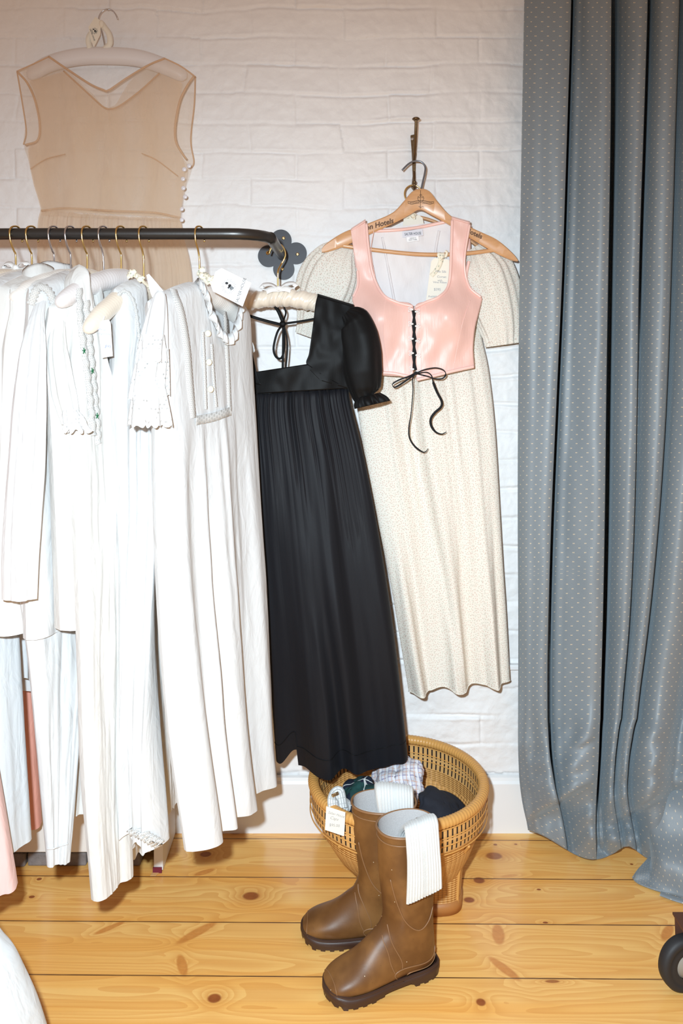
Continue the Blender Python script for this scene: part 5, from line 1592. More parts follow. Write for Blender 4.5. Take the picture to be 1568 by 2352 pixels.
swing_tag('price_tag', 'cream tag with small sunburst logo tied to the hook above the sheer beige dress', [(203, 62), (219, 38), (231, 48), (230, 80), (216, 108), (209, 95)], 1.895,
          [M['creamcard'], M['ink']], [('SALTER HOUSE', 212, 80, 3.0, -69, dict())], extra=rays(217, 71, 1.895, 4, 8, 16, .1))
swing_tag('swing_tag', 'blank cream card tag on the floral dress, seen under the peak of the wooden hanger', [(924, 528), (927, 500), (934, 496), (962, 494), (970, 500), (974, 518), (968, 530)], 1.897,
          [M['creamcard'], M['ink']], [], string=([([(938, 494, 1.893), (950, 492, 1.892), (952, 504, 1.894)], .006), ([(940, 498, 1.893), (928, 500, 1.893)], .006)], [((948, 495, 1.892), (.008, .005, .006))], M['sprig_ribbon']))
swing_tag('price_tag', 'tall cream handwritten price tag tied inside the pink bodice', [(978, 690), (990, 600), (998, 592), (1030, 596), (1034, 604), (1030, 660), (1020, 700), (990, 702)], 1.868,
          [M['creamcard'], M['pencil']], [('Pink Silk', 1012, 624, 5.2, -2, {}), ('Corset', 1014, 636, 5.2, -2, {}), ('with', 1010, 644, 4.4, -2, {}), ('Velvet Ribbon', 1010, 648.5, 4.6, -2, dict(squeeze=.85)), ('$395', 1004, 665, 5.5, -2, {}), ('Available', 994, 681, 4.8, -2, dict(squeeze=.9))],
          string=([([(1014, 582, 1.862), (1012, 600, 1.866), (1004, 618, 1.868), (990, 634, 1.868)], .011), ([(1018, 585, 1.864), (1008, 584, 1.862), (1010, 592, 1.862)], .009), ([(1022, 592, 1.864), (1026, 580, 1.862), (1022, 576, 1.862)], .006)], [((1014, 588, 1.862), (.007, .005, .008))], M['sprig_ribbon']))

# ================================================================== CURTAIN
def curtain():
    # horizontal fold profile: (pixel x, distance) at several pixel heights
    base = [(1190, 1.865), (1214, 1.832), (1236, 1.822), (1262, 1.808), (1280, 1.806), (1288, 1.820), (1288, 1.90), (1291, 1.99), (1295, 1.97), (1298, 1.87), (1320, 1.846), (1350, 1.822), (1374, 1.806), (1388, 1.808), (1394, 1.825), (1392, 1.93), (1397, 2.07), (1405, 2.06), (1408, 1.90), (1424, 1.848), (1446, 1.822),
            (1460, 1.820), (1466, 1.835), (1464, 1.92), (1469, 2.01), (1474, 1.99), (1477, 1.88), (1496, 1.826), (1518, 1.808), (1534, 1.812), (1540, 1.84), (1542, 1.90), (1548, 1.88), (1560, 1.838), (1590, 1.806), (1625, 1.815), (1650, 1.850), (1690, 1.815), (1730, 1.81)]
    #         y      shifts of: edge, fold1, fold2, fold3, fold4(right)     depth scale
    levels = [(-60, (15, 24, 9, 22, 20), .72), (120, (12, 19, 8, 17, 14), .85), (320, (8, 12, 7, 10, 8), 1.0), (600, (4, 3, 2, 0, 0), 1.0), (900, (0, -11, -3, -4, -10), 1.0), (1180, (-1, -24, -6, -10, -28), 1.0),
              (1450, (1, -32, -11, -22, -55), 1.05), (1620, (0, -34, -16, -40, -80), 1.05), (1740, (0, -28, -20, -55, -100), 1.0), (1830, (3, -14, -26, -60, -105), .95), (1890, (10, 2, -28, -50, -95), .9), (1960, (24, 14, -25, -40, -80), .85)]
    bx = np.array([b[0] for b in base], float); bd = np.array([b[1] for b in base])
    anchor = np.array([1190, 1290, 1394, 1467, 1545])
    n_u = 420
    prof = spline([(b[0], b[1] * 1000, 0) for b in base], n_u)
    prof[:, 1] /= 1000
    rows = []
    ly = np.array([l[0] for l in levels], float)
    sh = np.array([l[1] for l in levels], float); ds = np.array([l[2] for l in levels])
    pys = np.concatenate([np.linspace(-60, 1650, 90), np.linspace(1650, 1960, 64)[1:]])
    W_ = np.stack([np.interp(pys, ly, sh[:, k]) for k in range(5)], 1)
    k9 = np.ones(13) / 13
    W_ = np.stack([np.convolve(np.pad(W_[:, k], 6, mode='edge'), k9, 'valid') for k in range(5)], 1)
    dsc = np.interp(pys, ly, ds)
    for i, py in enumerate(pys):
        px = prof[:, 0] + np.interp(prof[:, 0], anchor, W_[i])
        dp = np.where(prof[:, 1] > 1.86, 1.86 + (prof[:, 1] - 1.86) * (1 - .9 * float(sstep(1690, 1880, py))), prof[:, 1])
        fade3 = 1 - .8 * float(sstep(560, 900, py)) * np.exp(-((prof[:, 0] - 1470) / 14.0) ** 2)
        dp = np.where(dp > 1.85, 1.85 + (dp - 1.85) * fade3, dp)
        d = 1.835 + (dp - 1.835) * dsc[i]
        low = sstep(1560, 1800, py)
        # swell of the heap: fabric bellies into the room near the floor
        belly = np.exp(-((px - 1360) / 95.0) ** 2)
        right = sstep(1430, 1520, px)
        d = d - low * (0.020 * belly + 0.030 * right)
        # hem drops on the floor along a bowed line
        yb = 1896 + 78 * np.exp(-((px - 1362) / 105.0) ** 2) + 62 * sstep(1430, 1500, px)
        t = sstep(1700, 1960, py)
        pye = np.where(py > 1700, 1700 + (py - 1700) / 260.0 * (yb - 1700), py)
        dg = F * (H - 0.006) / (np.maximum(pye, 1700) - CY)
        d = d * (1 - t) + np.minimum(d + .02, dg) * t
        # dented folds low down
        def bump(cx, cy, sx, sy, a, sharp=False):
            uu = (px - cx) / sx; vv = (pye - cy) / sy
            e = np.exp(-uu ** 2 - np.where(vv > 0, (vv * (3.2 if sharp else 1)) ** 2, vv ** 2))
            return a * e
        def tri(cx, cy, sx, sy, a):      # pointed tuck: swells slowly downward, then drops away sharply under a slanted crease
            uu = (px - cx) / sx; ycr = cy - .55 * (px - cx)
            vv = (pye - ycr)
            e = np.where(vv < 0, np.exp(-(vv / sy) ** 2), np.exp(-(vv / 7.0) ** 2))
            return a * e * np.exp(-np.abs(uu) ** 3)
        d = d - tri(1285, 1835, 55, 100, .062) + bump(1275, 1880, 30, 26, .014) - bump(1225, 1890, 26, 60, .020) - bump(1372, 1900, 50, 60, .022) + bump(1440, 1885, 50, 30, .022)
        d = d - tri(1470, 1850, 60, 150, .045) - bump(1420, 1930, 60, 22, .02) + bump(1225, 1700, 20, 60, .010) - tri(1345, 1700, 26, 70, .012)
        cre = 0.006 * low * np.sin((px * .8 + pye * 1.1) / 24.0) * vnoise(px / 40.0, pye / 40.0, 3) * 4
        d = d + cre + 0.003 * vnoise(px / 30.0, pye / 110.0, 5) * 2
        d = np.where(px < 1262, np.minimum(d, 1.925), d)
        rows.append([tuple(P(a, b, c)) for a, b, c in zip(px, pye, d)])
    g = np.array(rows)
    g[..., 2] = np.maximum(g[..., 2], 0.004)
    T = thing('curtain', 'blue-grey floor-length curtain woven with small gold dots at the right', 'curtain', P(1400, 900, 1.85))
    ref = g[40]
    u = np.concatenate([[0], np.cumsum(np.linalg.norm(np.diff(ref, axis=0), axis=1))])
    zc = g[:, 60]
    v = np.concatenate([[0], np.cumsum(np.linalg.norm(np.diff(zc, axis=0), axis=1))])
    mb = MB(); mb.grid(g, uv=np.stack(np.broadcast_arrays(u[None, :], -v[:, None]), -1)); mb.build('drape', M['curtain'], T, thick=.0015)
    # slumped end of the hem spread on the floor at the right
    ol = [(1452, 2016), (1468, 1992), (1486, 1972), (1496, 1950), (1486, 1905), (1480, 1862), (1492, 1830), (1530, 1800), (1640, 1780)]
    fr = [(1452, 2016), (1462, 2028), (1490, 2040), (1520, 2050), (1550, 2058), (1590, 2072), (1640, 2085)]
    A_ = spline([(a, b, 0) for a, b in fr], 50); B_ = spline([(a, b, 0) for a, b in ol], 50)
    rows = []
    for i in range(50):
        row = []
        s = i / 49
        da = F * (H - .004) / (A_[i][1] - CY)
        db_ = min(F * (H - .02) / (B_[i][1] - CY), 1.84)
        for q in np.linspace(0, 1, 30):
            px = A_[i][0] * (1 - q) + B_[i][0] * q; py = A_[i][1] * (1 - q) + B_[i][1] * q
            d = da * (1 - q) + db_ * q - .020 * math.sin(q * math.pi) * min(1, s * 2) + .010 * math.sin(q * 9 + 4 * s) * min(1, s * 2) * q * (1 - q) * 4
            row.append(tuple(P(px, py, min(d, F * (H - .004) / (py - CY)))))
        rows.append(row)
    mb = MB(); mb.grid(np.array(rows), su=1.3, sv=1.3); mb.build('hem_fold', M['curtain'], T, thick=.002)
    q = spline([(1516, 2052, 0), (1545, 2063, 0), (1568, 2070, 0), (1610, 2084, 0)], 20)
    mb = MB(); mb.ribbon([GP(a[0], a[1], .006) for a in q], .012, (0, -.3, 1)); mb.build('hem_edge', M['curtain'], T)
curtain()

# ================================================================== BASKET
BC = P(914, 1790, 1.740); RIM_Z = 0.232
def basket():
    cx, cy = BC.x, 1.742 - D
    bx, by, bh = P(940, 2045, 1.742).x, 1.752 - D, .105
    t = thing('basket', 'round flared rattan basket with black-slatted rim band on the floor by the wall', 'basket', (cx, cy, 0))
    R_ = .191
    seg = 144
    a = np.linspace(0, 2 * math.pi, seg, endpoint=False)
    def sq(a_):      # rounded square of half size 1, flat sides to the front
        p = 5.0
        return 1 / (np.abs(np.cos(a_)) ** p + np.abs(np.sin(a_)) ** p) ** (1 / p)
    def ring(z, k, rr, inset=0.0):
        """k = 1 at the round rim, 0 at the square base"""
        r = k * (rr - inset) + (1 - k) * (sq(a) * (bh - inset))
        x0 = cx * k + bx * (1 - k); y0 = cy * k + by * (1 - k)
        return np.stack([x0 + r * np.cos(a), y0 + r * np.sin(a), np.full(seg, z)], -1)
    uva = np.linspace(0, 1, seg + 1)
    # outer wall
    prof = [(0.012, 0.0), (0.03, 0.02), (0.06, 0.07), (0.09, 0.16), (0.115, .30), (0.135, .48), (0.152, .70), (0.166, .90), (.174, .985)]
    g = np.array([ring(z, k, R_ - .006) for z, k in prof][::-1])
    zz = np.array([z for z, k in prof][::-1])
    mb = MB(); mb.grid(g, closed=True, uv=np.stack(np.broadcast_arrays(uva[None, :] * 96, -zz[:, None] / .0048), -1)); mb.build('outer_wall', M['rattan'], t)
    # inner bowl
    prof = [(0.05, .0, .6), (0.058, .25, .80), (0.075, .5, .9), (.105, .75, .95), (.14, .92, .98), (.176, 1.0, .965)]
    g = np.array([ring(z, k, R_ * f, .012) for z, k, f in prof])
    zz = np.array([0, .05, .1, .15, .19, .23])
    mb = MB(); mb.grid(g[::-1], closed=True, flip=True, uv=np.stack(np.broadcast_arrays(uva[None, :] * 84, zz[::-1][:, None] / .0048), -1))
    c0 = g[0].mean(0); mb.grid(np.array([g[0], c0 + (g[0] - c0) * .02]), closed=True, uv=np.stack(np.broadcast_arrays(uva[None, :] * 84, np.array((0, 12.0))[:, None]), -1)); mb.build('inner_bowl', M['rattan'], t)
    # slatted band, outside and inside
    for r0, nm, flip in ((R_ - .003, 'slatted_band', False), (R_ - .013, 'inner_slatted_band', True)):
        rows = [np.stack([cx + r * np.cos(a), cy + r * np.sin(a), np.full(seg, z)], -1) for z, r in ((.222, r0), (.205, r0), (.190, r0 - .001), (.174, r0 - .003))]
        mb = MB(); vv = np.array((1, .64, .33, 0.0)); mb.grid(np.array(rows), closed=True, flip=flip, uv=np.stack(np.broadcast_arrays(uva[None, :] * 100, vv[:, None]), -1)); mb.build(nm, M['band'], t, label='band of tan slats with black slats between')
    mb = MB()
    for z in (.222, .205, .190, .1735):
        mb.tube([(cx + (R_ - .001) * math.cos(q), cy + (R_ - .001) * math.sin(q), z) for q in np.linspace(0, 2 * math.pi, 120)], .0013, 6, caps=False)
        mb.tube([(cx + (R_ - .0145) * math.cos(q), cy + (R_ - .0145) * math.sin(q), z) for q in np.linspace(0, 2 * math.pi, 120)], .0012, 6, caps=False)
    mb.build('binding_cane', M['rattan_wrap'], t)
    # wrapped rim: torus with fine wrapping ridges
    n_ = 720
    a2 = np.linspace(0, 2 * math.pi, n_, endpoint=False); b = np.linspace(0, 2 * math.pi, 14, endpoint=False)
    rid = 1 + .10 * np.abs(np.sin(a2 * 75))
    g = np.stack([np.stack([cx + (R_ - .008 + .0105 * rid * math.cos(q)) * np.cos(a2), cy + (R_ - .008 + .0105 * rid * math.cos(q)) * np.sin(a2), RIM_Z + .0095 * rid * math.sin(q)], -1) for q in b], 1)
    mb = MB()
    g2 = np.concatenate([g, g[:1]], 0); mb.grid(g2, closed=True); mb.build('wrapped_rim', M['rattan_wrap'], t)
    # corner posts and base frame
    for q in (math.pi / 4, 3 * math.pi / 4, 5 * math.pi / 4, 7 * math.pi / 4):
        pts = []
        for z, k in ((.006, 0), (.03, .02), (.06, .07), (.09, .16), (.115, .30), (.135, .48), (.152, .70), (.166, .90)):
            r = k * R_ + (1 - k) * 1 / (abs(math.cos(q)) ** 5 + abs(math.sin(q)) ** 5) ** .2 * bh
            pts.append((cx * k + bx * (1 - k) + r * math.cos(q), cy * k + by * (1 - k) + r * math.sin(q), z))
        mb = MB(); mb.tube(spline(pts, 30), .0032, 8); mb.build('corner_post', M['rattan_wrap'], t)
    mb = MB()
    g = np.array([ring(z, 0, R_, i) for z, i in ((.026, .001), (.026, -.003), (.001, -.003), (.001, .006), (.012, .006))]); mb.grid(g, closed=True); mb.build('base_frame', M['rattan_dark'], t)
    return cx, cy
bcx, bcy = basket()
swing_tag('price_card', 'cream handwritten price card clipped to the front left of the basket rim', [(749, 1852), (793, 1866), (790, 1921), (746, 1906)], 1.568, [M['creamcard'], M['pencil']],
          [('Salter House', 772, 1871, 6.2, -16, dict(squeeze=.85, shear=.3)), ('Caps', 767, 1880, 7, -14, dict(shear=.3)), ('$95.00', 768, 1896, 6.2, -6, {})], cat='price card')

# ------------------------------------------------------------------ caps in the basket
def cap(name, label, px, py, d, r, mat, brim_dir, tilt=(0, 0), squash=.5, extra=None, dents=.12, seed=1, brim=True, uvs=1.0):
    c = P(px, py, d)
    t = thing(name, label, 'cap', c, 'caps in the basket')
    R_ = Matrix.Rotation(tilt[0], 4, 'X') @ Matrix.Rotation(tilt[1], 4, 'Y')
    nu, nv = 60, 26
    th = np.linspace(0.02, math.pi * .56, nv)[:, None]; ph = np.linspace(0, 2 * math.pi, nu, endpoint=False)[None, :]
    g = np.stack(np.broadcast_arrays(np.sin(th) * np.cos(ph), np.sin(th) * np.sin(ph), np.cos(th) + 0 * ph), -1)
    dn = 1 + dents * 2 * vnoise(g[..., 0] * 2.2 + seed, g[..., 1] * 2.2 + g[..., 2], seed) + dents * .7 * vnoise(g[..., 0] * 5 + seed, g[..., 1] * 5 - g[..., 2] * 4, seed + 2)
    g = g * dn[..., None] * np.array((r, r, r * squash))
    uv = np.stack([np.concatenate([g[..., 0], g[:, :1, 0]], 1) * uvs, np.concatenate([g[..., 1], g[:, :1, 1]], 1) * uvs], -1)
    Rm = np.array(R_.to_3x3())
    mb = MB(); mb.grid((g @ Rm.T) + np.array(c), closed=True, flip=False, uv=uv); mb.build('crown', mat, t, thick=.002)
    if brim:
        rows = []
        for s in np.linspace(0, 1, 10):
            row = []
            for q in np.linspace(-1.15, 1.15, 30):
                an = brim_dir + q
                rr = r * (.95 + .62 * s * math.cos(q * 1.2) ** .8)
                row.append((rr * math.cos(an), rr * math.sin(an), r * squash * (-.15 - .25 * s - .35 * (q ** 2) * .5 * s)))
            rows.append(row)
        g = np.array(rows)
        uv = np.stack([g[..., 0] * uvs, g[..., 1] * uvs], -1)
        mb = MB(); mb.grid((g @ Rm.T) + np.array(c), uv=uv); mb.build('brim', mat, t, thick=.004)
    return t
tc = cap('cap', 'pale checked cotton cap with a dark letter patch, leaning on the back of the basket', 916, 1800, 1.765, .050, M['plaid'], math.radians(120), (math.radians(38), math.radians(-18)), .55, dents=.28, seed=4)
mb = MB(); mb.prism([P(a, b, 1.680) for a, b in ((932, 1806), (942, 1810), (941, 1815), (931, 1812))], (0, .0006, 0)); mb.text('E', 937, 1811, 1.680, 5, -18, mat=1); mb.build('patch', [M['card'], M['ink']], tc, smooth=False, label='small patch with a dark letter E')
cap('cap', 'dark green and navy tartan cap at the left of the basket', 826, 1832, 1.690, .043, M['tartan'], math.radians(200), (math.radians(25), math.radians(-35)), .75, dents=.18, seed=6)
cap('cap', 'black knitted cap folded at the right of the basket', 1012, 1860, 1.665, .047, M['black_knit'], math.radians(30), (math.radians(18), math.radians(22)), .42, dents=.16, seed=8, brim=True)
ts = cap('cap', 'grey striped cap with a buckled strap at the far left of the basket', 777, 1856, 1.65, .026, M['striped'], math.radians(260), (math.radians(20), math.radians(-10)), .55, dents=.15, seed=9, brim=False)
mb = MB(); mb.ribbon(spline([P(766, 1858, 1.62), P(764, 1838, 1.625), P(768, 1824, 1.64), P(778, 1819, 1.645), P(782, 1832, 1.638), P(786, 1856, 1.625)], 30), .022, (0.2, -1, .3)); mb.build('strap', M['striped'], ts)
mb = MB(); mb.tube([P(a, b, 1.622) for a, b in ((762, 1826), (776, 1819), (777, 1823), (763, 1830), (762, 1826))], .0012, 6); mb.build('buckle', M['brass'], ts)

# ================================================================== RUBBER BOOTS
def boot(label, origin, ang, top=.058, h=.286, lean=(0, 0)):
    """origin = point on the floor below the heel end; ang = plan direction of the toe"""
    t = thing('rubber_boot', label, 'boot', origin, 'pair of rubber boots')
    X = np.array((math.cos(ang), math.sin(ang), 0)); Y = np.array((-math.sin(ang), math.cos(ang), 0)); O = np.array(tuple(origin))
    def w(L, s, z):
        k = (z / h) ** 2
        return O + X * (L + lean[0] * k) + Y * (s + lean[1] * k) + np.array((0, 0, z))
    mid = .058
    rings = [((mid + top, h), (mid - top, h), .0440), ((mid + top * .985, h - .034), (mid - top * .985, h - .034), .0438), ((mid + top * .95, .205), (mid - top * .96, .205), .0434), ((mid + top * .89, .172), (mid - top * .93, .167), .0430),
             ((mid + top * .82, .142), (mid - top * .90, .128), .0410), ((mid + top * .80, .120), (mid - top * .92, .090), .0385), ((mid + top * .90, .104), (mid - top * .98, .050), .0365), ((.120, .094), (.004, .024), .0360),
             ((.132, .085), (.020, .012), .0365), ((.147, .073), (.062, .012), .0370), ((.163, .062), (.105, .011), .0390), ((.179, .0535), (.145, .011), .0410), ((.194, .047), (.175, .012), .0390),
             ((.207, .040), (.200, .013), .0330), ((.216, .032), (.213, .014), .0225), ((.2195, .025), (.2182, .017), .008)]
    # resample rings smoothly
    par = spline([(*a, 0) for a, b, c in rings], 90); parb = spline([(*b, c) for a, b, c in rings], 90)
    # resample by index instead of arclength so front and back stay paired
    def idx(arr, n):
        arr = np.array(arr, float); k = len(arr); e = np.vstack([2 * arr[0] - arr[1], arr, 2 * arr[-1] - arr[-2]]); out = []
        for s in np.linspace(0, k - 1, n):
            i = min(int(s), k - 2); u = s - i; a, b, c, d_ = e[i:i + 4]
            out.append(.5 * ((2 * b) + (c - a) * u + (2 * a - 5 * b + 4 * c - d_) * u * u + (3 * b - a - 3 * c + d_) * u ** 3))
        return np.array(out)
    P6 = idx([(*a, *b, c) for a, b, c in rings], 100)
    seg = 56
    th = np.linspace(0, 2 * math.pi, seg, endpoint=False)
    def surf(i, a, grow=0.0):
        i0_ = min(int(i), 98); fi_ = i - i0_; fl, fz, bl, bz, ww = P6[i0_] * (1 - fi_) + P6[i0_ + 1] * fi_
        s = i / 99
        m = np.array(((fl + bl) / 2, (fz + bz) / 2)); e = np.array(((fl - bl) / 2, (fz - bz) / 2))
        ln = np.linalg.norm(e)
        ca, sa = math.cos(a), math.sin(a)
        wid = (abs(sa) ** .85) * math.copysign(1, sa)
        low = sstep(.55, .75, s)
        # in the foot the lower half is squarer, the instep rounder
        if low > 0 and ca < 0:
            ca = ca * (1 - low) + low * math.copysign(abs(ca) ** .6, ca)
        q = m + e * ca * (1 + grow / max(ln, 1e-4))
        return w(q[0], (ww + grow) * wid, max(q[1], .010))
    g = np.array([[surf(i, a) for a in th] for i in range(100)])
    mb = MB(); mb.grid(g, closed=True, flip=False); 
    mb.build('upper', M['rubber'], t)
    # rolled lip and lining
    mb = MB(); mb.tube([surf(0, a, .0008) - np.array((0, 0, .001)) for a in np.linspace(0, 2 * math.pi, 60)], .0024, 8, caps=False)
    mb.tube([surf(3, a, .0004) for a in np.linspace(0, 2 * math.pi, 60)], .0011, 6, caps=False)
    mb.build('rim', M['rubber_line'], t)
    gi = np.array([[surf(i, a, -.0022) + np.array((0, 0, .001 if i == 0 else 0)) for a in th] for i in range(0, 44, 2)])
    mb = MB(); mb.grid(gi, closed=True, flip=True); e = gi[-1]; c0 = e.mean(0); mb.grid(np.array([e, c0 + (e - c0) * .05]), closed=True, flip=True); mb.build('lining', M['bootlining'], t, label='grey woven lining')
    # raised lines on the shaft and foot: (ring index, angle)
    mb = MB()
    def ln(pts, r=.0011):
        q = spline([(i, math.degrees(a) * .6, 0) for i, a in pts], 50)
        mb.tube([surf(float(min(99, max(0, p[0]))), math.radians(p[1] / .6), .0003) for p in q], r, 6)
    for s in (1, -1):
        mb = MB()
        ln([(14, s * .55), (22, s * .75), (30, s * 1.1), (33, s * 1.6), (30, s * 2.1), (26, s * 2.5)])
        ln([(36, s * .25), (44, s * .75), (52, s * 1.35), (56, s * 1.65)], .0009); ln([(44, s * .30), (50, s * .75), (56, s * 1.2), (60, s * 1.75)], .0009)
        ln([(40, s * 2.75), (46, s * 2.3), (54, s * 1.75), (60, s * 1.75), (62, s * 2.2), (63, s * 2.6)]); ln([(44, s * 2.85), (50, s * 2.5), (55, s * 2.15), (58, s * 2.2), (60, s * 2.7)])
        mb.build('moulded_line', M['rubber_line'], t)
    mb = MB()
    ln([(88, -1.9), (88, -1.2), (87, -.6), (86.5, 0), (87, .6), (88, 1.2), (88, 1.9)], .0007)
    mb.build('toe_line', M['rubber_line'], t)
    # sole
    cl = [(0.001, .018), (.012, .0285), (.035, .0340), (.070, .0335), (.105, .0355), (.140, .0405), (.170, .0415), (.195, .0370), (.211, .0255), (.2190, .010), (.2210, 0)]
    half = spline([(-.002, 0, 0), (-.001, .010, 0)] + [(a, b + .0015, 0) for a, b in cl], 46)
    out = [(p[0], p[1]) for p in half] + [(p[0], -p[1]) for p in half[::-1][1:-1]]
    def arch(L):                 # underside height along the foot: raised at the waist and a little at the toe
        return .0 + .017 * math.exp(-((L - .092) / .022) ** 2) + .010 * sstep(.185, .225, L)
    rows = []
    for z, gx in ((.0235, -.002), (.0225, .0008), (.0205, .0012), (.0188, -.0004), (.0168, .0012), (.0125, .0014), (.0095, .0006), (None, .0002)):
        row = []
        for L, s in out:
            zz = arch(L) + .004 if z is None else z - .001 + (.006 * sstep(.18, .22, L) if z else 0) - .004 * math.exp(-((L - .092) / .03) ** 2) * 0 + .010 * math.exp(-((L - .02) / .035) ** 2) * .35
            sc = 1 + gx / .04
            row.append(w(.105 + (L - .105) * (1 + gx / .11), s * sc, max(zz, .004)))
        rows.append(row)
    mb = MB(); g = np.array(rows); mb.grid(g, closed=True, flip=True)
    mb.face([tuple(p) for p in g[-1]][::-1])
    n_o = len(out)
    # tread lugs round the edge
    for i in range(0, n_o, 3):
        L, s = out[i]; L2, s2 = out[(i + 2) % n_o]
        if .070 < (L + L2) / 2 < .112:
            continue
        zt = arch(L) + .010
        z0 = max(0.0, arch(L) - .001) if L > .11 else 0.0
        a0, a1 = w(L, s, zt), w(L2, s2, zt); b0, b1 = w(L, s * .45, zt), w(L2, s2 * .45, zt)
        c0 = [w(L * .92 + L2 * .08, s * .97, z0), w(L * .25 + L2 * .75, (s * .25 + s2 * .75) * .97, z0), w(L2, s2 * .45, z0), w(L, s * .45, z0)]
        k = len(mb.v)
        mb.v += [tuple(a0), tuple(a1), tuple(b1), tuple(b0)] + [tuple(p) for p in c0]
        for q in ((0, 1, 5, 4), (1, 2, 6, 5), (2, 3, 7, 6), (3, 0, 4, 7), (4, 5, 6, 7)):
            mb.f.append([k + j for j in q]); mb.uv.append([(0, 0)] * 4); mb.m.append(0)
    mb.build('sole', M['sole'], t, angle=40, label='dark brown ribbed sole with tread lugs')
    return w, surf

def boot_at(px_top, py_top, h, dirv, mid=.058):
    d = F * (H - h) / (py_top - CY)
    s = P(px_top, py_top, d)
    v = Vector((dirv[0], dirv[1], 0)).normalized()
    return Vector((s.x, s.y, 0)) - v * mid, math.atan2(v.y, v.x), d
o1, a1, d1 = boot_at(933, 1891, .279, (-.149, -.060))
w1, s1 = boot('olive-brown rubber boot in front, white ribbed sock draped over its right side', o1, a1, top=.0555, h=.279)
o2, a2, d2 = boot_at(881, 1840, .267, (-.163, .000))
w2, s2 = boot('olive-brown rubber boot behind, its toe pointing left, white sock stuffed in its top', o2, a2, top=.0625, h=.267)

# ================================================================== SOCKS
def knit_strip(name, label, pts, widths, thick, wdir, ribs=13, fold=0.0):
    q = spline(pts, 70); n_ = len(q)
    wd = np.interp(np.linspace(0, 1, n_), np.linspace(0, 1, len(widths)), widths); tk = np.interp(np.linspace(0, 1, n_), np.linspace(0, 1, len(thick)), thick)
    tan = np.gradient(q, axis=0); tan /= np.linalg.norm(tan, axis=1)[:, None]
    W0 = np.array(wdir, float); W0 /= np.linalg.norm(W0)
    seg = 156; a = np.linspace(0, 2 * math.pi, seg, endpoint=False)
    rows = []
    for i in range(n_):
        wv = W0 - tan[i] * np.dot(W0, tan[i]); wv /= np.linalg.norm(wv); nv = np.cross(tan[i], wv)
        ca = np.sign(np.cos(a)) * np.abs(np.cos(a)) ** .8; sa = np.sign(np.sin(a)) * np.abs(np.sin(a)) ** .6
        rib = .0015 * np.cos(ca * math.pi * ribs)
        hem = 1 - .25 * sstep(.965, 1.0, i / (n_ - 1)) - .02 * math.sin(i * .9)
        sd = wd[i] * ca
        bend = .10 * sstep(.5, 1, i / (n_ - 1))
        p = q[i] + sd[:, None] * wv + ((tk[i] * hem + rib) * sa)[:, None] * nv + (tan[i] * 0)
        p[:, 2] += fold * sd * bend * 10
        rows.append(p)
    g = np.array(rows)
    mb = MB(); mb.grid(g, closed=True)
    for k in (0, -1):
        c0 = g[k].mean(0); mb.grid(np.array([g[k], c0 + (g[k] - c0) * .05]), closed=True, flip=(k == 0))
    return tag(mb.build(name, M['knit']), label, 'sock', 'white ribbed socks')
knit_strip('sock', 'white ribbed sock draped over the rim of the front boot', [P(940, 1950, 1.52), P(944, 1918, 1.508), P(952, 1896, 1.492), P(962, 1887, 1.468), P(967, 1897, 1.440), P(971, 1938, 1.432), P(974, 2000, 1.432), P(974, 2057, 1.434)],
           [.026, .028, .030, .031, .031, .031, .0325, .034], [.006, .006, .006, .006, .0055, .0055, .0055, .005], (.95, .25, .22), 13, fold=.25)
knit_strip('sock', 'white ribbed sock bunched in the opening of the rear boot', [P(906, 1900, 1.602), P(906, 1850, 1.604), P(905, 1822, 1.602), P(904, 1809, 1.588), P(905, 1817, 1.568), P(907, 1838, 1.560), P(909, 1870, 1.558), P(909, 1900, 1.560)],
           [.030, .036, .039, .039, .038, .036, .034, .030], [.007, .008, .009, .009, .009, .008, .007, .006], (1, .05, -.14), 13)
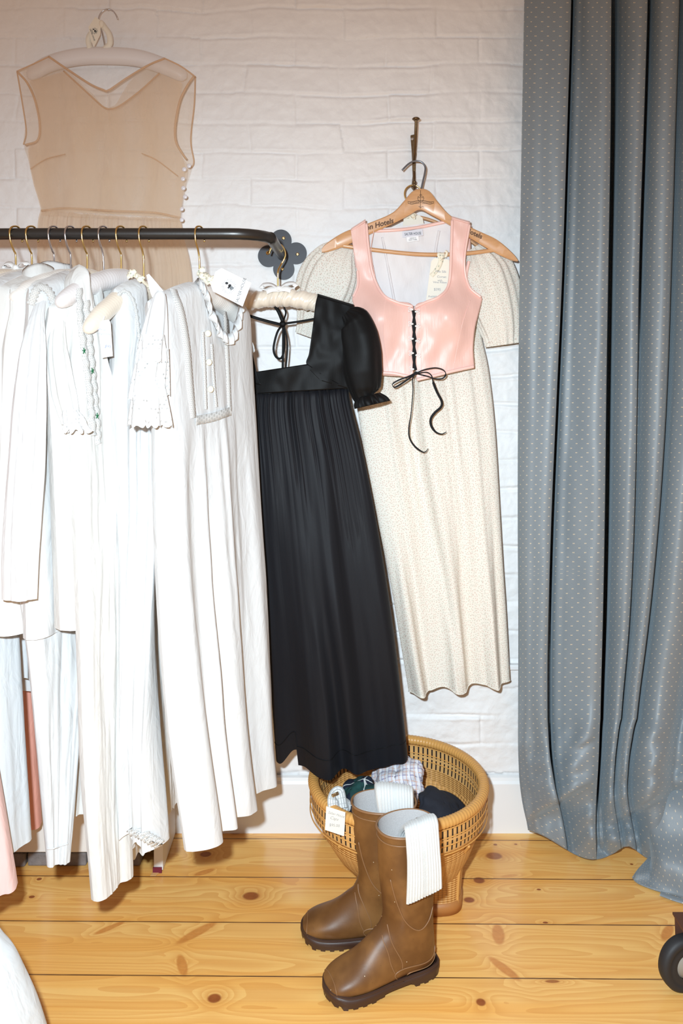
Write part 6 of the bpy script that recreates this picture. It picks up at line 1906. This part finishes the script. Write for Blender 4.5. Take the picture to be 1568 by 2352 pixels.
# ================================================================== CASTER at the right edge
def caster():
    c = P(1572, 2211, 1.455)
    t = thing('caster_wheel', 'black rubber caster wheel in a rusty brown fork at the right edge of the floor', 'caster', (c.x, c.y, 0))
    r = c.z
    Mr = Matrix.Rotation(math.radians(12), 4, 'Z')
    mb = MB(); mb.lathe([(r * .45, -.011), (r * .62, -.0125), (r * .70, -.0105), (r * .74, -.0125), (r * .90, -.012), (r * .985, -.007), (r, 0), (r * .985, .007), (r * .90, .012), (r * .6, .012), (r * .45, .011)], c, 'Y', 56, M=Mr); mb.build('tyre', M['tyre'], t)
    mb = MB(); mb.lathe([(.0001, -.013), (r * .20, -.013), (r * .26, -.0105), (r * .45, -.009), (r * .45, .009), (r * .2, .012), (.0001, .012)], c, 'Y', 32, M=Mr); mb.build('hub', M['hubgrey'], t)
    mb = MB()
    for y in (-.0165, .0165):
        dv = Mr.to_3x3() @ Vector((0, y, 0))
        mb.prism([c + dv + Vector((x, -.0012, z)) for x, z in ((-.007, -.008), (.007, -.008), (.018, .055), (.018, r + .022), (-.008, r + .022), (-.006, .02))], (0, .0024, 0))
    mb.box(c + Vector((.012, 0, r + .024)), (.05, .045, .004))
    mb.build('fork', M['rust'], t, smooth=False)
    mb = MB(); mb.lathe([(.0001, -.021), (.0045, -.021), (.0055, -.019), (.0055, -.0165), (.0001, -.0165)], c, 'Y', 6, M=Mr); mb.build('axle_nut', M['bronze'], t, smooth=False)
    mb = MB(); mb.tube([c + Vector((.012, 0, r + .024)), c + Vector((.012, 0, r + .06))], .006, 12); mb.build('stem', M['rust'], t)
caster()

# ================================================================== WHITE CLOTH in the near left corner
def corner_cloth():
    t = thing('skirt', 'white cotton skirt flaring into the bottom left corner, nearest the camera', 'skirt', P(-120, 2300, 1.22))
    ed = [(-60, 2060), (0, 2162), (28, 2200), (52, 2252), (74, 2305), (92, 2362), (112, 2440)]
    q = spline([(a, b, 0) for a, b in ed], 50)
    d0 = 1.20
    cx = P(-190, 2300, d0)
    a = np.linspace(0, 2 * math.pi, 90, endpoint=False)
    rows = []
    for p in q:
        e = P(p[0], p[1], d0)
        r = e.x - cx.x
        fl = 1 + .025 * np.sin(a * 7 + .2) * (p[1] - 2060) / 380 - .025 * math.sin(.2) * (p[1] - 2060) / 380
        rows.append(np.stack([cx.x + r * fl * np.cos(a), cx.y + r * .55 * fl * np.sin(a), np.full(90, e.z)], -1))
    g = np.array(rows)
    z0 = g[-1, 0, 2]
    if z0 > .012:
        ex = g[-1].copy(); c0 = np.array((cx.x, cx.y, 0)); ex = np.stack([cx.x + (ex[:, 0] - cx.x) * 1.05, cx.y + (ex[:, 1] - cx.y) * 1.05, np.full(90, .006)], -1); g = np.concatenate([g, ex[None]], 0)
    else:
        g[..., 2] = np.maximum(g[..., 2], .005)
    mb = MB(); mb.grid(g, closed=True); c0 = g[0].mean(0) + np.array((0, 0, .03)); mb.grid(np.array([c0 + (g[0] - c0) * .02, g[0]]), closed=True)
    mb.build('cloth', M['cotton_cool'], t)
corner_cloth()
